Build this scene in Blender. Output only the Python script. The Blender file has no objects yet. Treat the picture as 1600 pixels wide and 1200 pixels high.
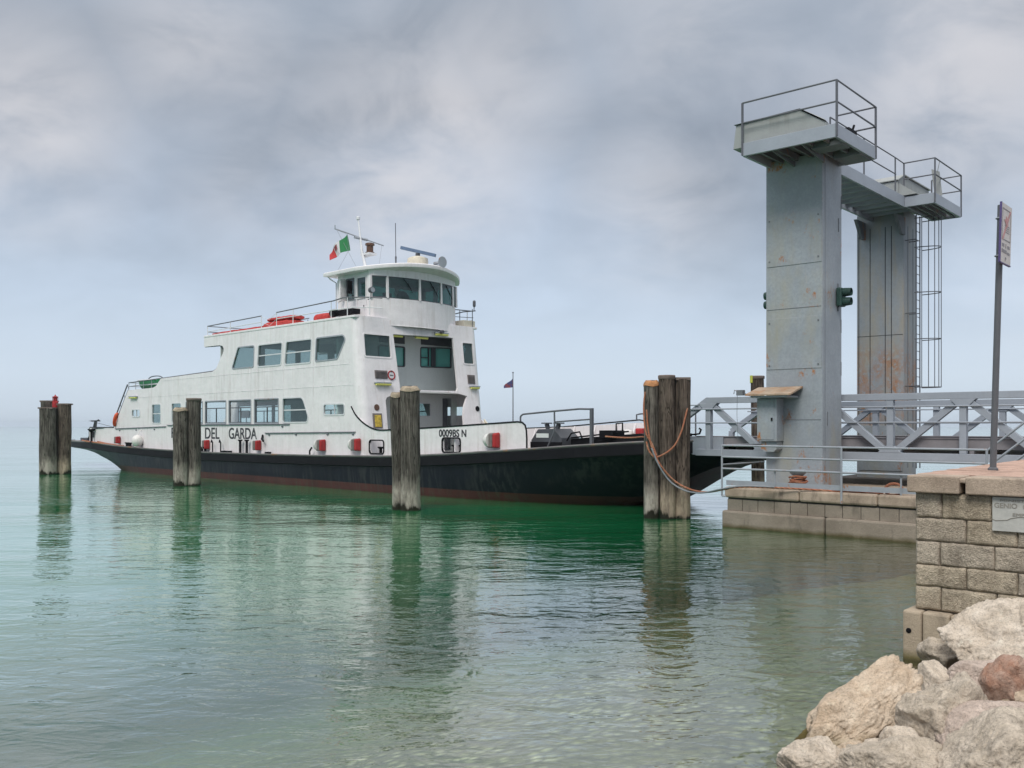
import bpy, bmesh, math, random
from mathutils import Vector, Matrix, noise, geometry
random.seed(7)
S = bpy.context.scene
C = S.collection
PI = math.pi

# ------------------------------------------------------------------ camera
cam = bpy.data.cameras.new('camera')
cam_o = bpy.data.objects.new('camera', cam); C.objects.link(cam_o)
CAM_H = 2.6
cam_o.location = (0, 0, CAM_H); cam_o.rotation_euler = (math.radians(90), 0, 0)
FPX = 1450.0
cam.sensor_width = 36; cam.lens = 36 * FPX / 1600
cam.shift_y = 65 / 1600
cam.clip_start = 0.1; cam.clip_end = 20000
S.camera = cam_o

# ------------------------------------------------------------------ world
W = bpy.data.worlds.new('World'); S.world = W; W.use_nodes = True
nt = W.node_tree; N = nt.nodes; L = nt.links
for n in list(N): N.remove(n)
SUN_EL, SUN_AZ = math.radians(48), math.radians(200)   # azimuth from +Y clockwise
out = N.new('ShaderNodeOutputWorld'); bg = N.new('ShaderNodeBackground')
L.new(bg.outputs[0], out.inputs[0])
sky = N.new('ShaderNodeTexSky'); sky.sky_type = 'NISHITA'; sky.sun_disc = False
sky.sun_elevation = SUN_EL; sky.sun_rotation = SUN_AZ
tc = N.new('ShaderNodeTexCoord'); sep = N.new('ShaderNodeSeparateXYZ')
L.new(tc.outputs['Generated'], sep.inputs[0])
def wm(op, a, b=None, c=None):
    n = N.new('ShaderNodeMath'); n.operation = op
    for i, v in enumerate((a, b, c)):
        if v is None: continue
        if isinstance(v, (int, float)): n.inputs[i].default_value = v
        else: L.new(v, n.inputs[i])
    return n.outputs[0]
zc = wm('MAXIMUM', sep.outputs[2], 0.0)
den = wm('ADD', zc, 0.42)
px = wm('DIVIDE', sep.outputs[0], den); py = wm('DIVIDE', sep.outputs[1], den)
comb = N.new('ShaderNodeCombineXYZ'); L.new(px, comb.inputs[0]); L.new(py, comb.inputs[1])
def wnoise(scale, detail, rough, off, dist=0.0, rot=.5, sc=(1, 1, 1)):
    m = N.new('ShaderNodeMapping'); m.inputs['Location'].default_value = off
    m.inputs['Rotation'].default_value = (0, 0, rot); m.inputs['Scale'].default_value = sc
    L.new(comb.outputs[0], m.inputs[0])
    n = N.new('ShaderNodeTexNoise'); n.inputs['Scale'].default_value = scale
    n.inputs['Detail'].default_value = detail; n.inputs['Roughness'].default_value = rough
    n.inputs['Distortion'].default_value = dist
    L.new(m.outputs[0], n.inputs['Vector']); return n.outputs['Fac']
def wrange(f, a, b, c, d):
    n = N.new('ShaderNodeMapRange'); n.interpolation_type = 'SMOOTHSTEP'; L.new(f, n.inputs[0])
    for i, v in enumerate((a, b, c, d)): n.inputs[i+1].default_value = v
    return n.outputs[0]
SKO = (0.3, 1.7, 0.0)
n1 = wnoise(1.7, 5, .5, SKO, .5)                              # broad cloud masses
n2 = wnoise(4.6, 7, .56, (11.3, 2.2, 4), .5, sc=(1, 1.15, 1)) # lumps
n3 = wnoise(2.3, 4, .5, (1.4, 1.45, 1), .6)                    # thin spots the light comes through
ramp = N.new('ShaderNodeValToRGB'); L.new(zc, ramp.inputs[0])
el = ramp.color_ramp.elements
el[0].position = 0.0; el[0].color = (.455, .525, .60, 1)
el[1].position = 1.0; el[1].color = (1.15, 1.15, 1.15, 1)
for p, c in ((.05, (.49, .57, .66)), (.13, (.435, .515, .62)), (.22, (.34, .40, .49)), (.32, (.29, .335, .405)), (.45, (.265, .305, .365)), (.65, (.80, .82, .86))):
    e = el.new(p); e.color = (*c, 1)
amp = wrange(zc, .03, .26, .05, 1.0)
cl = wm('ADD', wm('MULTIPLY', wm('SUBTRACT', n1, .5), 1.9), wm('MULTIPLY', wm('SUBTRACT', n2, .5), .6))
cl = wm('MULTIPLY', cl, amp)
thin = 0.0
for d, rad, k in (((-.115, 1, .30), .13, 1.0), ((-.02, 1, .37), .10, .55), ((-.52, 1, .325), .10, .8), ((-.33, 1, .40), .10, .6), ((.50, 1, .42), .16, .75), ((.15, 1, .235), .09, .5), ((-.30, 1, .26), .07, .35), ((.2, 1, .46), .12, .5), ((.75, 1, .25), .2, .5)):
    dn = Vector(d).normalized()
    dd = N.new('ShaderNodeVectorMath'); dd.operation = 'DISTANCE'; L.new(tc.outputs['Generated'], dd.inputs[0]); dd.inputs[1].default_value = dn
    g = wm('MULTIPLY', wrange(dd.outputs['Value'], 0.0, rad*1.5, k, 0.0), wrange(n3, .25, .58, .45, 1))
    thin = wm('MAXIMUM', thin, g)
thin = wm('MULTIPLY', thin, wrange(n2, .28, .60, .22, 1))
fac = wm('ADD', 1.0, wm('MULTIPLY', cl, .62))
mul = N.new('ShaderNodeVectorMath'); mul.operation = 'SCALE'
L.new(ramp.outputs[0], mul.inputs[0]); L.new(fac, mul.inputs['Scale'])
warm = N.new('ShaderNodeMix'); warm.data_type = 'RGBA'; warm.blend_type = 'MIX'
L.new(wm('MULTIPLY', thin, .8), warm.inputs['Factor'])
L.new(mul.outputs[0], warm.inputs[6]); warm.inputs[7].default_value = (.645, .62, .625, 1)
nis = N.new('ShaderNodeVectorMath'); nis.operation = 'SCALE'; nis.inputs['Scale'].default_value = .003
L.new(sky.outputs[0], nis.inputs[0])
add = N.new('ShaderNodeVectorMath'); add.operation = 'ADD'
L.new(warm.outputs[2], add.inputs[0]); L.new(nis.outputs[0], add.inputs[1])
L.new(add.outputs[0], bg.inputs[0]); bg.inputs[1].default_value = 1.0

sun = bpy.data.lights.new('sun', 'SUN'); sun.energy = 1.9; sun.angle = math.radians(25); sun.color = (1, .96, .9)
sun_o = bpy.data.objects.new('sun', sun); C.objects.link(sun_o)
sd = Vector((math.sin(SUN_AZ) * math.cos(SUN_EL), math.cos(SUN_AZ) * math.cos(SUN_EL), math.sin(SUN_EL)))
sun_o.rotation_euler = sd.to_track_quat('Z', 'Y').to_euler(); sun_o.location = sd * 50
S.view_settings.view_transform = 'Standard'; S.view_settings.look = 'None'
S.view_settings.exposure = 0.32; S.view_settings.gamma = 1.0
S.cycles.use_denoising = True
S.cycles.max_bounces = 8; S.cycles.transparent_max_bounces = 12
S.cycles.caustics_reflective = False; S.cycles.caustics_refractive = False

# ------------------------------------------------------------------ helpers
class Frame:
    def __init__(self, x, y, ang):
        self.o = Vector((x, y, 0)); self.a = ang; self.R = Matrix.Rotation(ang, 3, 'Z')
    def w(self, p): return self.o + self.R @ Vector(p)
    def inv(self, p): return self.R.transposed() @ (Vector(p) - self.o)
FER = Frame(-4.4234, 35.6333, math.atan2(-.69983, .71431))   # x towards the bow, y away from the camera
DOCK = Frame(7.76, 23.2, math.atan2(-.6601, .7511))          # x along the bridge to the shore, y away
WORLD = Frame(0, 0, 0)
def at(pxx, pyy, d):                                          # a point seen in the photo, d metres away
    return Vector(((pxx - 800) / FPX * d, d, CAM_H - (pyy - 665) / FPX * d))

WHOLE = {'masonry', 'paving', 'block_course', 'slat', 'grating', 'joist', 'plate_seam', 'bolt_and_seam', 'ferry_name', 'registration_number', 'inscription', 'pictogram', 'sign_symbol', 'guide_groove', 'ladder', 'cage', 'thwart', 'boot_stripe', 'hull', 'green_band', 'white_band', 'red_band', 'crest', 'pennant', 'joint', 'slash', 'visor'}
class MB:
    def __init__(self): self.v = []; self.f = []; self.s = []; self.m = []
    def add(self, vs, fs, smooth=False, mi=0):
        b = len(self.v); self.v += [Vector(p) for p in vs]
        for f in fs: self.f.append([i + b for i in f]); self.s.append(smooth); self.m.append(mi)
        return self
    def box(self, a, b, mi=0):
        x0, y0, z0 = (min(a[i], b[i]) for i in range(3)); x1, y1, z1 = (max(a[i], b[i]) for i in range(3))
        return self.add([(x0,y0,z0),(x1,y0,z0),(x1,y1,z0),(x0,y1,z0),(x0,y0,z1),(x1,y0,z1),(x1,y1,z1),(x0,y1,z1)],
            [(0,3,2,1),(4,5,6,7),(0,1,5,4),(1,2,6,5),(2,3,7,6),(3,0,4,7)], mi=mi)
    def bar(self, p, q, w, h, up=(0,0,1), mi=0):
        p, q = Vector(p), Vector(q); d = (q - p).normalized(); up = Vector(up)
        if abs(d.dot(up)) > .98: up = Vector((0, 1, 0))
        r = d.cross(up).normalized(); u = r.cross(d)
        vs = []
        for c in (p, q):
            for a, b in ((-1,-1),(1,-1),(1,1),(-1,1)): vs.append(c + r*(a*w/2) + u*(b*h/2))
        return self.add(vs, [(3,2,1,0),(4,5,6,7),(0,1,5,4),(1,2,6,5),(2,3,7,6),(3,0,4,7)], mi=mi)
    def tube(self, pts, r, n=8, closed=False, mi=0):
        pts = [Vector(p) for p in pts]; k = len(pts); rs = r if isinstance(r, (list, tuple)) else [r]*k
        vs = []; prev = None
        for i, p in enumerate(pts):
            if closed: d = pts[(i+1) % k] - pts[i-1]
            else: d = pts[min(i+1, k-1)] - pts[max(i-1, 0)]
            d.normalize()
            if prev is None:
                a = Vector((0,0,1)) if abs(d.z) < .9 else Vector((1,0,0)); x = d.cross(a).normalized()
            else:
                x = (prev - d*prev.dot(d))
                x = x.normalized() if x.length > 1e-6 else d.orthogonal().normalized()
            prev = x; y = d.cross(x)
            for j in range(n):
                t = 2*PI*j/n; vs.append(p + (x*math.cos(t) + y*math.sin(t))*rs[i])
        fs = []
        for i in range(k if closed else k-1):
            for j in range(n):
                a = i*n + j; b = i*n + (j+1) % n; i2 = (i+1) % k
                fs.append((a, b, i2*n + (j+1) % n, i2*n + j))
        self.add(vs, fs, True, mi)
        if not closed:
            self.add(vs[:n], [tuple(range(n))[::-1]], False, mi); self.add(vs[-n:], [tuple(range(n))], False, mi)
        return self
    def prism(self, poly, vec, mi=0):
        n = len(poly); vec = Vector(vec); a = [Vector(p) for p in poly]; b = [p + vec for p in a]
        return self.add(a + b, [tuple(range(n))[::-1], tuple(range(n, 2*n))] + [(i, (i+1) % n, (i+1) % n + n, i + n) for i in range(n)], mi=mi)
    def plate(self, outer, holes, f0, f1, mi=0):            # 2D outline with holes; f0/f1 map it to the two faces
        loops = [outer] + holes
        tris = geometry.tessellate_polygon([[Vector((p[0], p[1], 0)) for p in l] for l in loops])
        flat = [p for l in loops for p in l]
        self.add([f0(*p) for p in flat], [tuple(t) for t in tris], mi=mi)
        self.add([f1(*p) for p in flat], [tuple(t)[::-1] for t in tris], mi=mi)
        for l in loops:
            n = len(l)
            self.add([f0(*p) for p in l] + [f1(*p) for p in l], [(i, (i+1) % n, (i+1) % n + n, i + n) for i in range(n)], mi=mi)
        return self
    def lathe(self, prof, c, n=24, axis='Z', mi=0, smooth=True):
        c = Vector(c); vs = []
        for r, h in prof:
            for j in range(n):
                t = 2*PI*j/n; a, b = r*math.cos(t), r*math.sin(t)
                vs.append(c + Vector({'Z': (a,b,h), 'X': (h,a,b), 'Y': (a,h,b)}[axis]))
        fs = [(i*n+j, i*n+(j+1) % n, (i+1)*n+(j+1) % n, (i+1)*n+j) for i in range(len(prof)-1) for j in range(n)]
        self.add(vs, fs, smooth, mi)
        self.add(vs[:n], [tuple(range(n))[::-1]], False, mi); self.add(vs[-n:], [tuple(range(n))], False, mi)
        return self
    def grid(self, nu, nv, fn, smooth=True, mi=0):
        vs = [fn(i/nu, j/nv) for j in range(nv+1) for i in range(nu+1)]
        return self.add(vs, [(j*(nu+1)+i, j*(nu+1)+i+1, (j+1)*(nu+1)+i+1, (j+1)*(nu+1)+i) for j in range(nv) for i in range(nu)], smooth, mi)
    def pieces(self):                                            # separate pieces: not joined and not touching
        n = len(self.v); par = list(range(n))
        def find(i):
            while par[i] != i: par[i] = par[par[i]]; i = par[i]
            return i
        for f in self.f:
            for i in f[1:]: par[find(i)] = find(f[0])
        comp = {}
        for i in range(n): comp.setdefault(find(i), []).append(i)
        bb = []
        for ids in comp.values():
            P = [self.v[i] for i in ids]
            bb.append([ids, [min(p[k] for p in P) - .02 for k in range(3)], [max(p[k] for p in P) + .02 for k in range(3)]])
        grp = list(range(len(bb)))
        def g(i):
            while grp[i] != i: i = grp[i]
            return i
        for i in range(len(bb)):
            for j in range(i):
                if all(bb[i][1][k] <= bb[j][2][k] and bb[j][1][k] <= bb[i][2][k] for k in range(3)): grp[g(i)] = g(j)
        owner = {}
        for i, b in enumerate(bb):
            for v in b[0]: owner[v] = g(i)
        res = {}
        for f, s_, m_ in zip(self.f, self.s, self.m):
            o = owner[f[0]]; mb, mp = res.setdefault(o, (MB(), {}))
            for i in f:
                if i not in mp: mp[i] = len(mb.v); mb.v.append(self.v[i])
            mb.f.append([mp[i] for i in f]); mb.s.append(s_); mb.m.append(m_)
        return [r[0] for r in res.values()]
    def build(self, name, mats, parent=None, base=None, frame=None, bevel=0, angle=35, recalc=True, split=None):
        if split is None: split = name not in WHOLE
        if split and parent is not None and len(self.v) < 6000:
            ps = self.pieces()
            if len(ps) > 1:
                os_ = [p.build(name, mats, parent, base, frame, bevel, angle, recalc, False) for p in ps]
                return os_[0]
        me = bpy.data.meshes.new(name)
        if parent is not None and base is None: base = parent_base.get(parent.name, Vector((0,0,0)))
        b = Vector(base) if base is not None else Vector((0,0,0))
        me.from_pydata([tuple(p - b) for p in self.v], [], self.f)
        if not isinstance(mats, (list, tuple)): mats = [mats]
        for m in mats: me.materials.append(m)
        me.polygons.foreach_set('use_smooth', [bool(x) for x in self.s]); me.polygons.foreach_set('material_index', self.m)
        if recalc:
            bm = bmesh.new(); bm.from_mesh(me); bmesh.ops.remove_doubles(bm, verts=bm.verts, dist=1e-5)
            bmesh.ops.recalc_face_normals(bm, faces=bm.faces); bm.to_mesh(me); bm.free()
        if any(self.s): me.set_sharp_from_angle(angle=math.radians(angle))
        o = bpy.data.objects.new(name, me); C.objects.link(o)
        if parent is not None:
            o.parent = parent; parent_base[o.name] = b
        elif frame is not None:
            o.location = frame.w(b); o.rotation_euler = (0, 0, frame.a); parent_base[o.name] = b
        if bevel:
            m = o.modifiers.new('bevel', 'BEVEL'); m.width = bevel; m.segments = 2; m.limit_method = 'ANGLE'; m.angle_limit = math.radians(40)
        return o
parent_base = {}
def tag(o, label=None, cat=None, group=None, kind=None):
    if label: o['label'] = label
    if cat: o['category'] = cat
    if group: o['group'] = group
    if kind: o['kind'] = kind
    return o
def thing(name, label, cat, frame, base, group=None):
    o = bpy.data.objects.new(name, None); C.objects.link(o)
    o.location = frame.w(base); o.rotation_euler = (0, 0, frame.a); o.empty_display_size = .2
    parent_base[o.name] = Vector(base)
    return tag(o, label, cat, group)
def rnd(poly, r, n=4):                                         # round a 2D polygon's corners
    out_ = []; k = len(poly)
    for i in range(k):
        p0, p, p1 = (Vector(poly[j % k]) for j in (i-1, i, i+1))
        a = (p0 - p); b = (p1 - p); rr = min(r, a.length*.45, b.length*.45)
        a = p + a.normalized()*rr; b = p + b.normalized()*rr
        for j in range(n+1):
            t = j/n; q = a*(1-t)**2 + p*2*t*(1-t) + b*t*t; out_.append((q.x, q.y))
    return out_
def grow(poly, d):                                             # push a convex polygon outwards
    c = sum((Vector(p) for p in poly), Vector((0,0)))/len(poly); k = len(poly); res = []
    for i in range(k):
        p0, p, p1 = (Vector(poly[j % k]) for j in (i-1, i, i+1))
        n0 = Vector(((p-p0).y, -(p-p0).x)); n1 = Vector(((p1-p).y, -(p1-p).x))
        n = n0.normalized() + n1.normalized() if n0.length > 1e-9 and n1.length > 1e-9 else (p - c)
        if n.length < 1e-9: n = p - c
        n.normalize()
        if n.dot(p - c) < 0: n = -n
        res.append(tuple(p + n*d))
    return res
def lerp_tab(tab, x):
    if x <= tab[0][0]: return tab[0][1:]
    for a, b in zip(tab, tab[1:]):
        if x <= b[0]:
            t = (x - a[0])/(b[0] - a[0]); t2 = t
            return tuple(u + (v - u)*t2 for u, v in zip(a[1:], b[1:]))
    return tab[-1][1:]
def smooth_path(pts, n=8):                                     # Catmull-Rom
    pts = [Vector(p) for p in pts]; P = [pts[0]*2 - pts[1]] + pts + [pts[-1]*2 - pts[-2]]; res = []
    for i in range(1, len(P)-2):
        for j in range(n):
            t = j/n; a, b, c, d = P[i-1:i+3]
            res.append(.5*((2*b) + (c-a)*t + (2*a-5*b+4*c-d)*t*t + (3*b-a-3*c+d)*t**3))
    return res + [pts[-1]]
def text_mesh(mb, txt, u0, u1, z0, z1, fn0, fn1, bold=0.0):    # letters fitted into a box of a mapped plane
    cu = bpy.data.curves.new('txt', 'FONT'); cu.body = txt; cu.offset = 0.0
    ob = bpy.data.objects.new('txt', cu); C.objects.link(ob)
    dg = bpy.context.evaluated_depsgraph_get(); dg.update()
    me = bpy.data.meshes.new_from_object(ob.evaluated_get(dg))
    xs = [v.co.x for v in me.vertices]; ys = [v.co.y for v in me.vertices]
    ax, bx_, ay, by = min(xs), max(xs), min(ys), max(ys)
    P = [(u0 + (v.co.x-ax)/(bx_-ax)*(u1-u0), z0 + (v.co.y-ay)/(by-ay)*(z1-z0)) for v in me.vertices]
    for du, dz, k in ((0, 0, 0), (bold, 0, 1), (0, bold*.5, 2), (bold, bold*.5, 3)):
        if k and not bold: break
        mb.add([fn0(p[0]+du, p[1]+dz) + Vector((0, -.0006*k, 0)) for p in P], [tuple(p.vertices) for p in me.polygons])
    bpy.data.objects.remove(ob); bpy.data.curves.remove(cu); bpy.data.meshes.remove(me)

# ------------------------------------------------------------------ materials
class NT:
    def __init__(self, name):
        self.m = bpy.data.materials.new(name); self.m.use_nodes = True; self.t = self.m.node_tree
        self.n = self.t.nodes; self.l = self.t.links; self.b = self.n['Principled BSDF']; self.out = self.n['Material Output']
        self.tc = self.n.new('ShaderNodeTexCoord')
        self.P = self.tc.outputs['Object']
    def set(self, inp, v):
        if isinstance(v, (int, float)): inp.default_value = v
        elif isinstance(v, tuple): inp.default_value = v if len(v) == 4 or len(inp.default_value) == 3 else (*v, 1)
        else: self.l.new(v, inp)
    def math(self, op, a, b=0.0):
        n = self.n.new('ShaderNodeMath'); n.operation = op; self.set(n.inputs[0], a); self.set(n.inputs[1], b); return n.outputs[0]
    def noise(self, scale, detail=4, rough=.55, sc=(1,1,1), off=(0,0,0), dist=0, vec=None):
        m = self.n.new('ShaderNodeMapping'); m.inputs['Scale'].default_value = sc; m.inputs['Location'].default_value = off
        self.l.new(vec or self.P, m.inputs[0])
        n = self.n.new('ShaderNodeTexNoise'); n.inputs['Scale'].default_value = scale; n.inputs['Detail'].default_value = detail
        n.inputs['Roughness'].default_value = rough; n.inputs['Distortion'].default_value = dist
        self.l.new(m.outputs[0], n.inputs['Vector']); return n.outputs['Fac']
    def vor(self, scale, feature='F1', sc=(1,1,1), rand=1):
        m = self.n.new('ShaderNodeMapping'); m.inputs['Scale'].default_value = sc; self.l.new(self.P, m.inputs[0])
        n = self.n.new('ShaderNodeTexVoronoi'); n.feature = feature; n.inputs['Scale'].default_value = scale
        n.inputs['Randomness'].default_value = rand
        self.l.new(m.outputs[0], n.inputs['Vector']); return n.outputs['Distance']
    def ramp(self, f, lo, hi, a=0.0, b=1.0):
        n = self.n.new('ShaderNodeMapRange'); self.l.new(f, n.inputs[0])
        for i, v in ((1, lo), (2, hi), (3, a), (4, b)): n.inputs[i].default_value = v
        return n.outputs[0]
    def mix(self, f, a, b, mode='MIX'):
        n = self.n.new('ShaderNodeMix'); n.data_type = 'RGBA'; n.blend_type = mode
        self.set(n.inputs['Factor'], f); self.set(n.inputs[6], a); self.set(n.inputs[7], b); return n.outputs[2]
    def xyz(self):
        n = self.n.new('ShaderNodeSeparateXYZ'); self.l.new(self.P, n.inputs[0]); return n.outputs
    def bump(self, h, dist, strength=1.0, nrm=None):
        n = self.n.new('ShaderNodeBump'); n.inputs['Distance'].default_value = dist; n.inputs['Strength'].default_value = strength
        self.l.new(h, n.inputs['Height'])
        if nrm is not None: self.l.new(nrm, n.inputs['Normal'])
        return n.outputs[0]
    def done(self, col, rough=.6, nrm=None, metal=0.0, spec=.5):
        self.set(self.b.inputs['Base Color'], col); self.set(self.b.inputs['Roughness'], rough)
        self.set(self.b.inputs['Metallic'], metal); self.b.inputs['Specular IOR Level'].default_value = spec
        if nrm is not None: self.l.new(nrm, self.b.inputs['Normal'])
        return self.m
def sc3(c, k): return tuple(min(1, x*k) for x in c)
def paint(name, col, rough=.5, var=.1, vs=1.5, streak=.0, streakcol=(.25,.2,.14), rust=0.0, rusts=2.0, bump=.004, bs=2.2, spec=.4, metal=0.0, grain=.0, tan=None, zr=None, sth=(.52, .72), runs=None):
    t = NT(name)
    c = t.mix(t.ramp(t.noise(vs, 5, .6), .3, .7), sc3(col, 1-var), sc3(col, 1+var))
    f = t.noise(vs*14, 3, .6); c = t.mix(t.ramp(f, .35, .7, 0, .25+grain), c, sc3(col, .78))
    if streak:
        s = t.math('MULTIPLY', t.ramp(t.noise(1.0, 6, .65, sc=(5,5,.35)), *sth), t.ramp(t.noise(.6, 3, .5, off=(4,4,4)), .4, .65))
        c = t.mix(t.math('MULTIPLY', s, streak), c, streakcol)
    if tan:
        c = t.mix(t.ramp(t.noise(.8, 5, .65, sc=(1.3,1.3,.5), off=(2,6,1)), .5, .7, 0, .55), c, tan)
    if rust:
        r = t.math('MULTIPLY', t.ramp(t.noise(rusts, 8, .7, sc=(1,1,.6)), .60-.12*rust, .66), t.ramp(t.noise(rusts*6, 4, .6), .35, .5))
        if zr:
            zz = t.math('ADD', t.xyz()[2], t.math('MULTIPLY', t.noise(1.1, 3), 1.6)); zm = t.math('MULTIPLY', t.ramp(zz, zr[0], zr[0]+.5), t.ramp(zz, zr[1]-1.6, zr[1], 1, 0)); r = t.math('MULTIPLY', r, zm)
        r2 = t.ramp(t.noise(rusts*1.0, 5, .6, sc=(2.4,2.4,.3), off=(9,1,2)), .68-.1*rust, .85, 0, .55)
        c = t.mix(r2, c, (.38,.27,.13)); c = t.mix(r, c, t.mix(t.noise(22, 3), (.19,.065,.015), (.46,.20,.06)))
    if runs:
        xyz = t.xyz()
        n9 = t.ramp(t.noise(1.0, 4, .6, sc=(8,8,.02), off=(4,4,0)), .54, .70); n8 = t.ramp(t.noise(1.0, 3, .6, sc=(5,5,.02), off=(1,7,0)), .62, .74)
        for z0, ln_ in runs:
            f_ = t.math('MULTIPLY', t.ramp(xyz[2], z0-ln_, z0), t.ramp(xyz[2], z0+.012, z0))
            c = t.mix(t.math('MULTIPLY', t.math('MULTIPLY', f_, n9), .24), c, (.30,.27,.23)); c = t.mix(t.math('MULTIPLY', t.math('MULTIPLY', f_, n8), .45), c, (.36,.20,.10))
        fr_ = t.math('ABSOLUTE', t.math('SINE', t.math('MULTIPLY', xyz[0], 4.9)))
        nb0 = t.bump(fr_, .010); nb = t.bump(t.noise(bs, 3, .5), bump, 1.0, nb0)
    else:
        nb = t.bump(t.noise(bs, 3, .5), bump)
    return t.done(c, rough, nb, metal, spec)
M = {}
M['white'] = paint('white_paint', (.75,.722,.735), .42, .04, .7, .3, (.38,.34,.30), bump=.05, bs=1.1, sth=(.47, .60), runs=((5.31,.9),(4.2,.8),(7.0,.6),(2.70,.8),(2.3,.5),(7.93,.7)))
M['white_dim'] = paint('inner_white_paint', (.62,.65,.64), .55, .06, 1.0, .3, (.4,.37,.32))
M['navy'] = paint('navy_hull_paint', (.007,.008,.014), .38, .25, .8, .6, (.045,.045,.046), bump=.06, bs=.55, spec=.16, sth=(.46,.6))
M['red_boot'] = paint('red_boot_paint', (.06,.013,.011), .55, .3, 1.5, .6, (.05,.045,.03), sth=(.46,.6))
M['strake'] = paint('strake_grey_paint', (.13,.125,.125), .6, .25, 2, .3, (.22,.16,.12), rust=.25)
M['deck'] = paint('deck_paint', (.20,.185,.175), .7, .2, 1.5, 0, rust=.2)
M['black'] = paint('black_paint', (.007,.007,.009), .6, .2, 3, spec=.12)
M['dgrey'] = paint('dark_grey_paint', (.06,.065,.075), .5, .2, 2, .2)
M['grey_rail'] = paint('rail_grey_paint', (.30,.325,.36), .45, .12, 3, rust=.1, rusts=5)
M['drail'] = paint('dark_rail_paint', (.10,.105,.12), .45, .15, 3)
M['wrail'] = paint('white_rail_paint', (.62,.63,.65), .45, .1, 3)
M['red'] = paint('red_plastic', (.34,.022,.024), .5, .2, 3)
M['redcloth'] = paint('red_canvas', (.40,.035,.03), .75, .3, 5, bump=.02, bs=9)
M['orange'] = paint('orange_ring', (.62,.09,.03), .55, .15, 5)
M['green'] = paint('green_paint', (.03,.22,.09), .5, .2, 4)
M['buoy'] = paint('white_float', (.70,.68,.66), .45, .12, 4)
M['fgrey'] = paint('fender_grey', (.16,.14,.135), .75, .2, 6)
M['yellow_glass'] = paint('yellow_lamp_glass', (.75,.72,.18), .3, .05, 4)
M['foam'] = paint('white_water', (.75,.78,.80), .3, .1, 8)
M['yellow'] = paint('yellow_board', (.50,.36,.05), .5, .5, 9)
M['sbronze'] = paint('lamp_copper', (.10,.05,.03), .4, .3, 6)
M['radarblue'] = paint('radar_blue', (.10,.15,.24), .4, .1, 6)
M['cream'] = paint('cream_plastic', (.62,.57,.46), .45, .1, 6)
M['tower'] = paint('tower_grey_paint', (.285,.315,.345), .5, .13, 1.1, .6, (.19,.19,.165), rust=.05, rusts=1.9, bump=.012, bs=1.3, grain=.38, tan=(.33,.31,.23))
M['towerrust'] = paint('rusted_tower_paint', (.275,.30,.32), .5, .08, .9, .35, (.17,.175,.17), rust=1.6, rusts=1.5, bump=.012, bs=1.3, grain=.15, tan=(.36,.31,.2), zr=(1.9, 5.6))
M['towerside'] = paint('tower_side_grey_paint', (.30,.325,.35), .5, .08, .9, .3, (.17,.175,.17), rust=.12, rusts=1.2, bump=.01, bs=1.3, grain=.1)
M['bridge'] = paint('bridge_grey_paint', (.30,.33,.375), .45, .08, 1.6, .15, (.2,.18,.16))
M['girder'] = paint('girder_grey_paint', (.22,.205,.215), .6, .15, 2, .3, (.14,.12,.11))
M['darkmetal'] = paint('platform_under_grey', (.14,.15,.165), .6, .15, 2, rust=.15)
M['housing'] = paint('housing_grey_paint', (.30,.315,.31), .6, .1, 1.4, .7, (.16,.15,.13))
M['rustroof'] = paint('rusty_sheet', (.34,.26,.19), .75, .3, 4, .4, (.2,.1,.05), rust=1.0, rusts=3)
M['siggreen'] = paint('signal_green_paint', (.018,.05,.042), .45, .2, 5)
M['pole'] = paint('pole_grey_paint', (.10,.105,.115), .4, .1, 3)
M['signwhite'] = paint('sign_plate', (.52,.50,.48), .5, .08, 6)
M['sign_red'] = paint('sign_red_ink', (.44,.22,.21), .5, .1, 6)
M['sign_dark'] = paint('sign_dark_ink', (.20,.19,.20), .5, .1, 6)
M['sign_blue'] = paint('sign_edge', (.08,.06,.17), .5, .1, 6)
M['lettering'] = paint('letter_paint', (.03,.03,.035), .5, .2, 6)
M['cable'] = paint('grey_cable', (.22,.235,.26), .5, .2, 9)
M['wiresteel'] = paint('thin_steel', (.25,.27,.3), .4, .1, 6)

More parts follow.
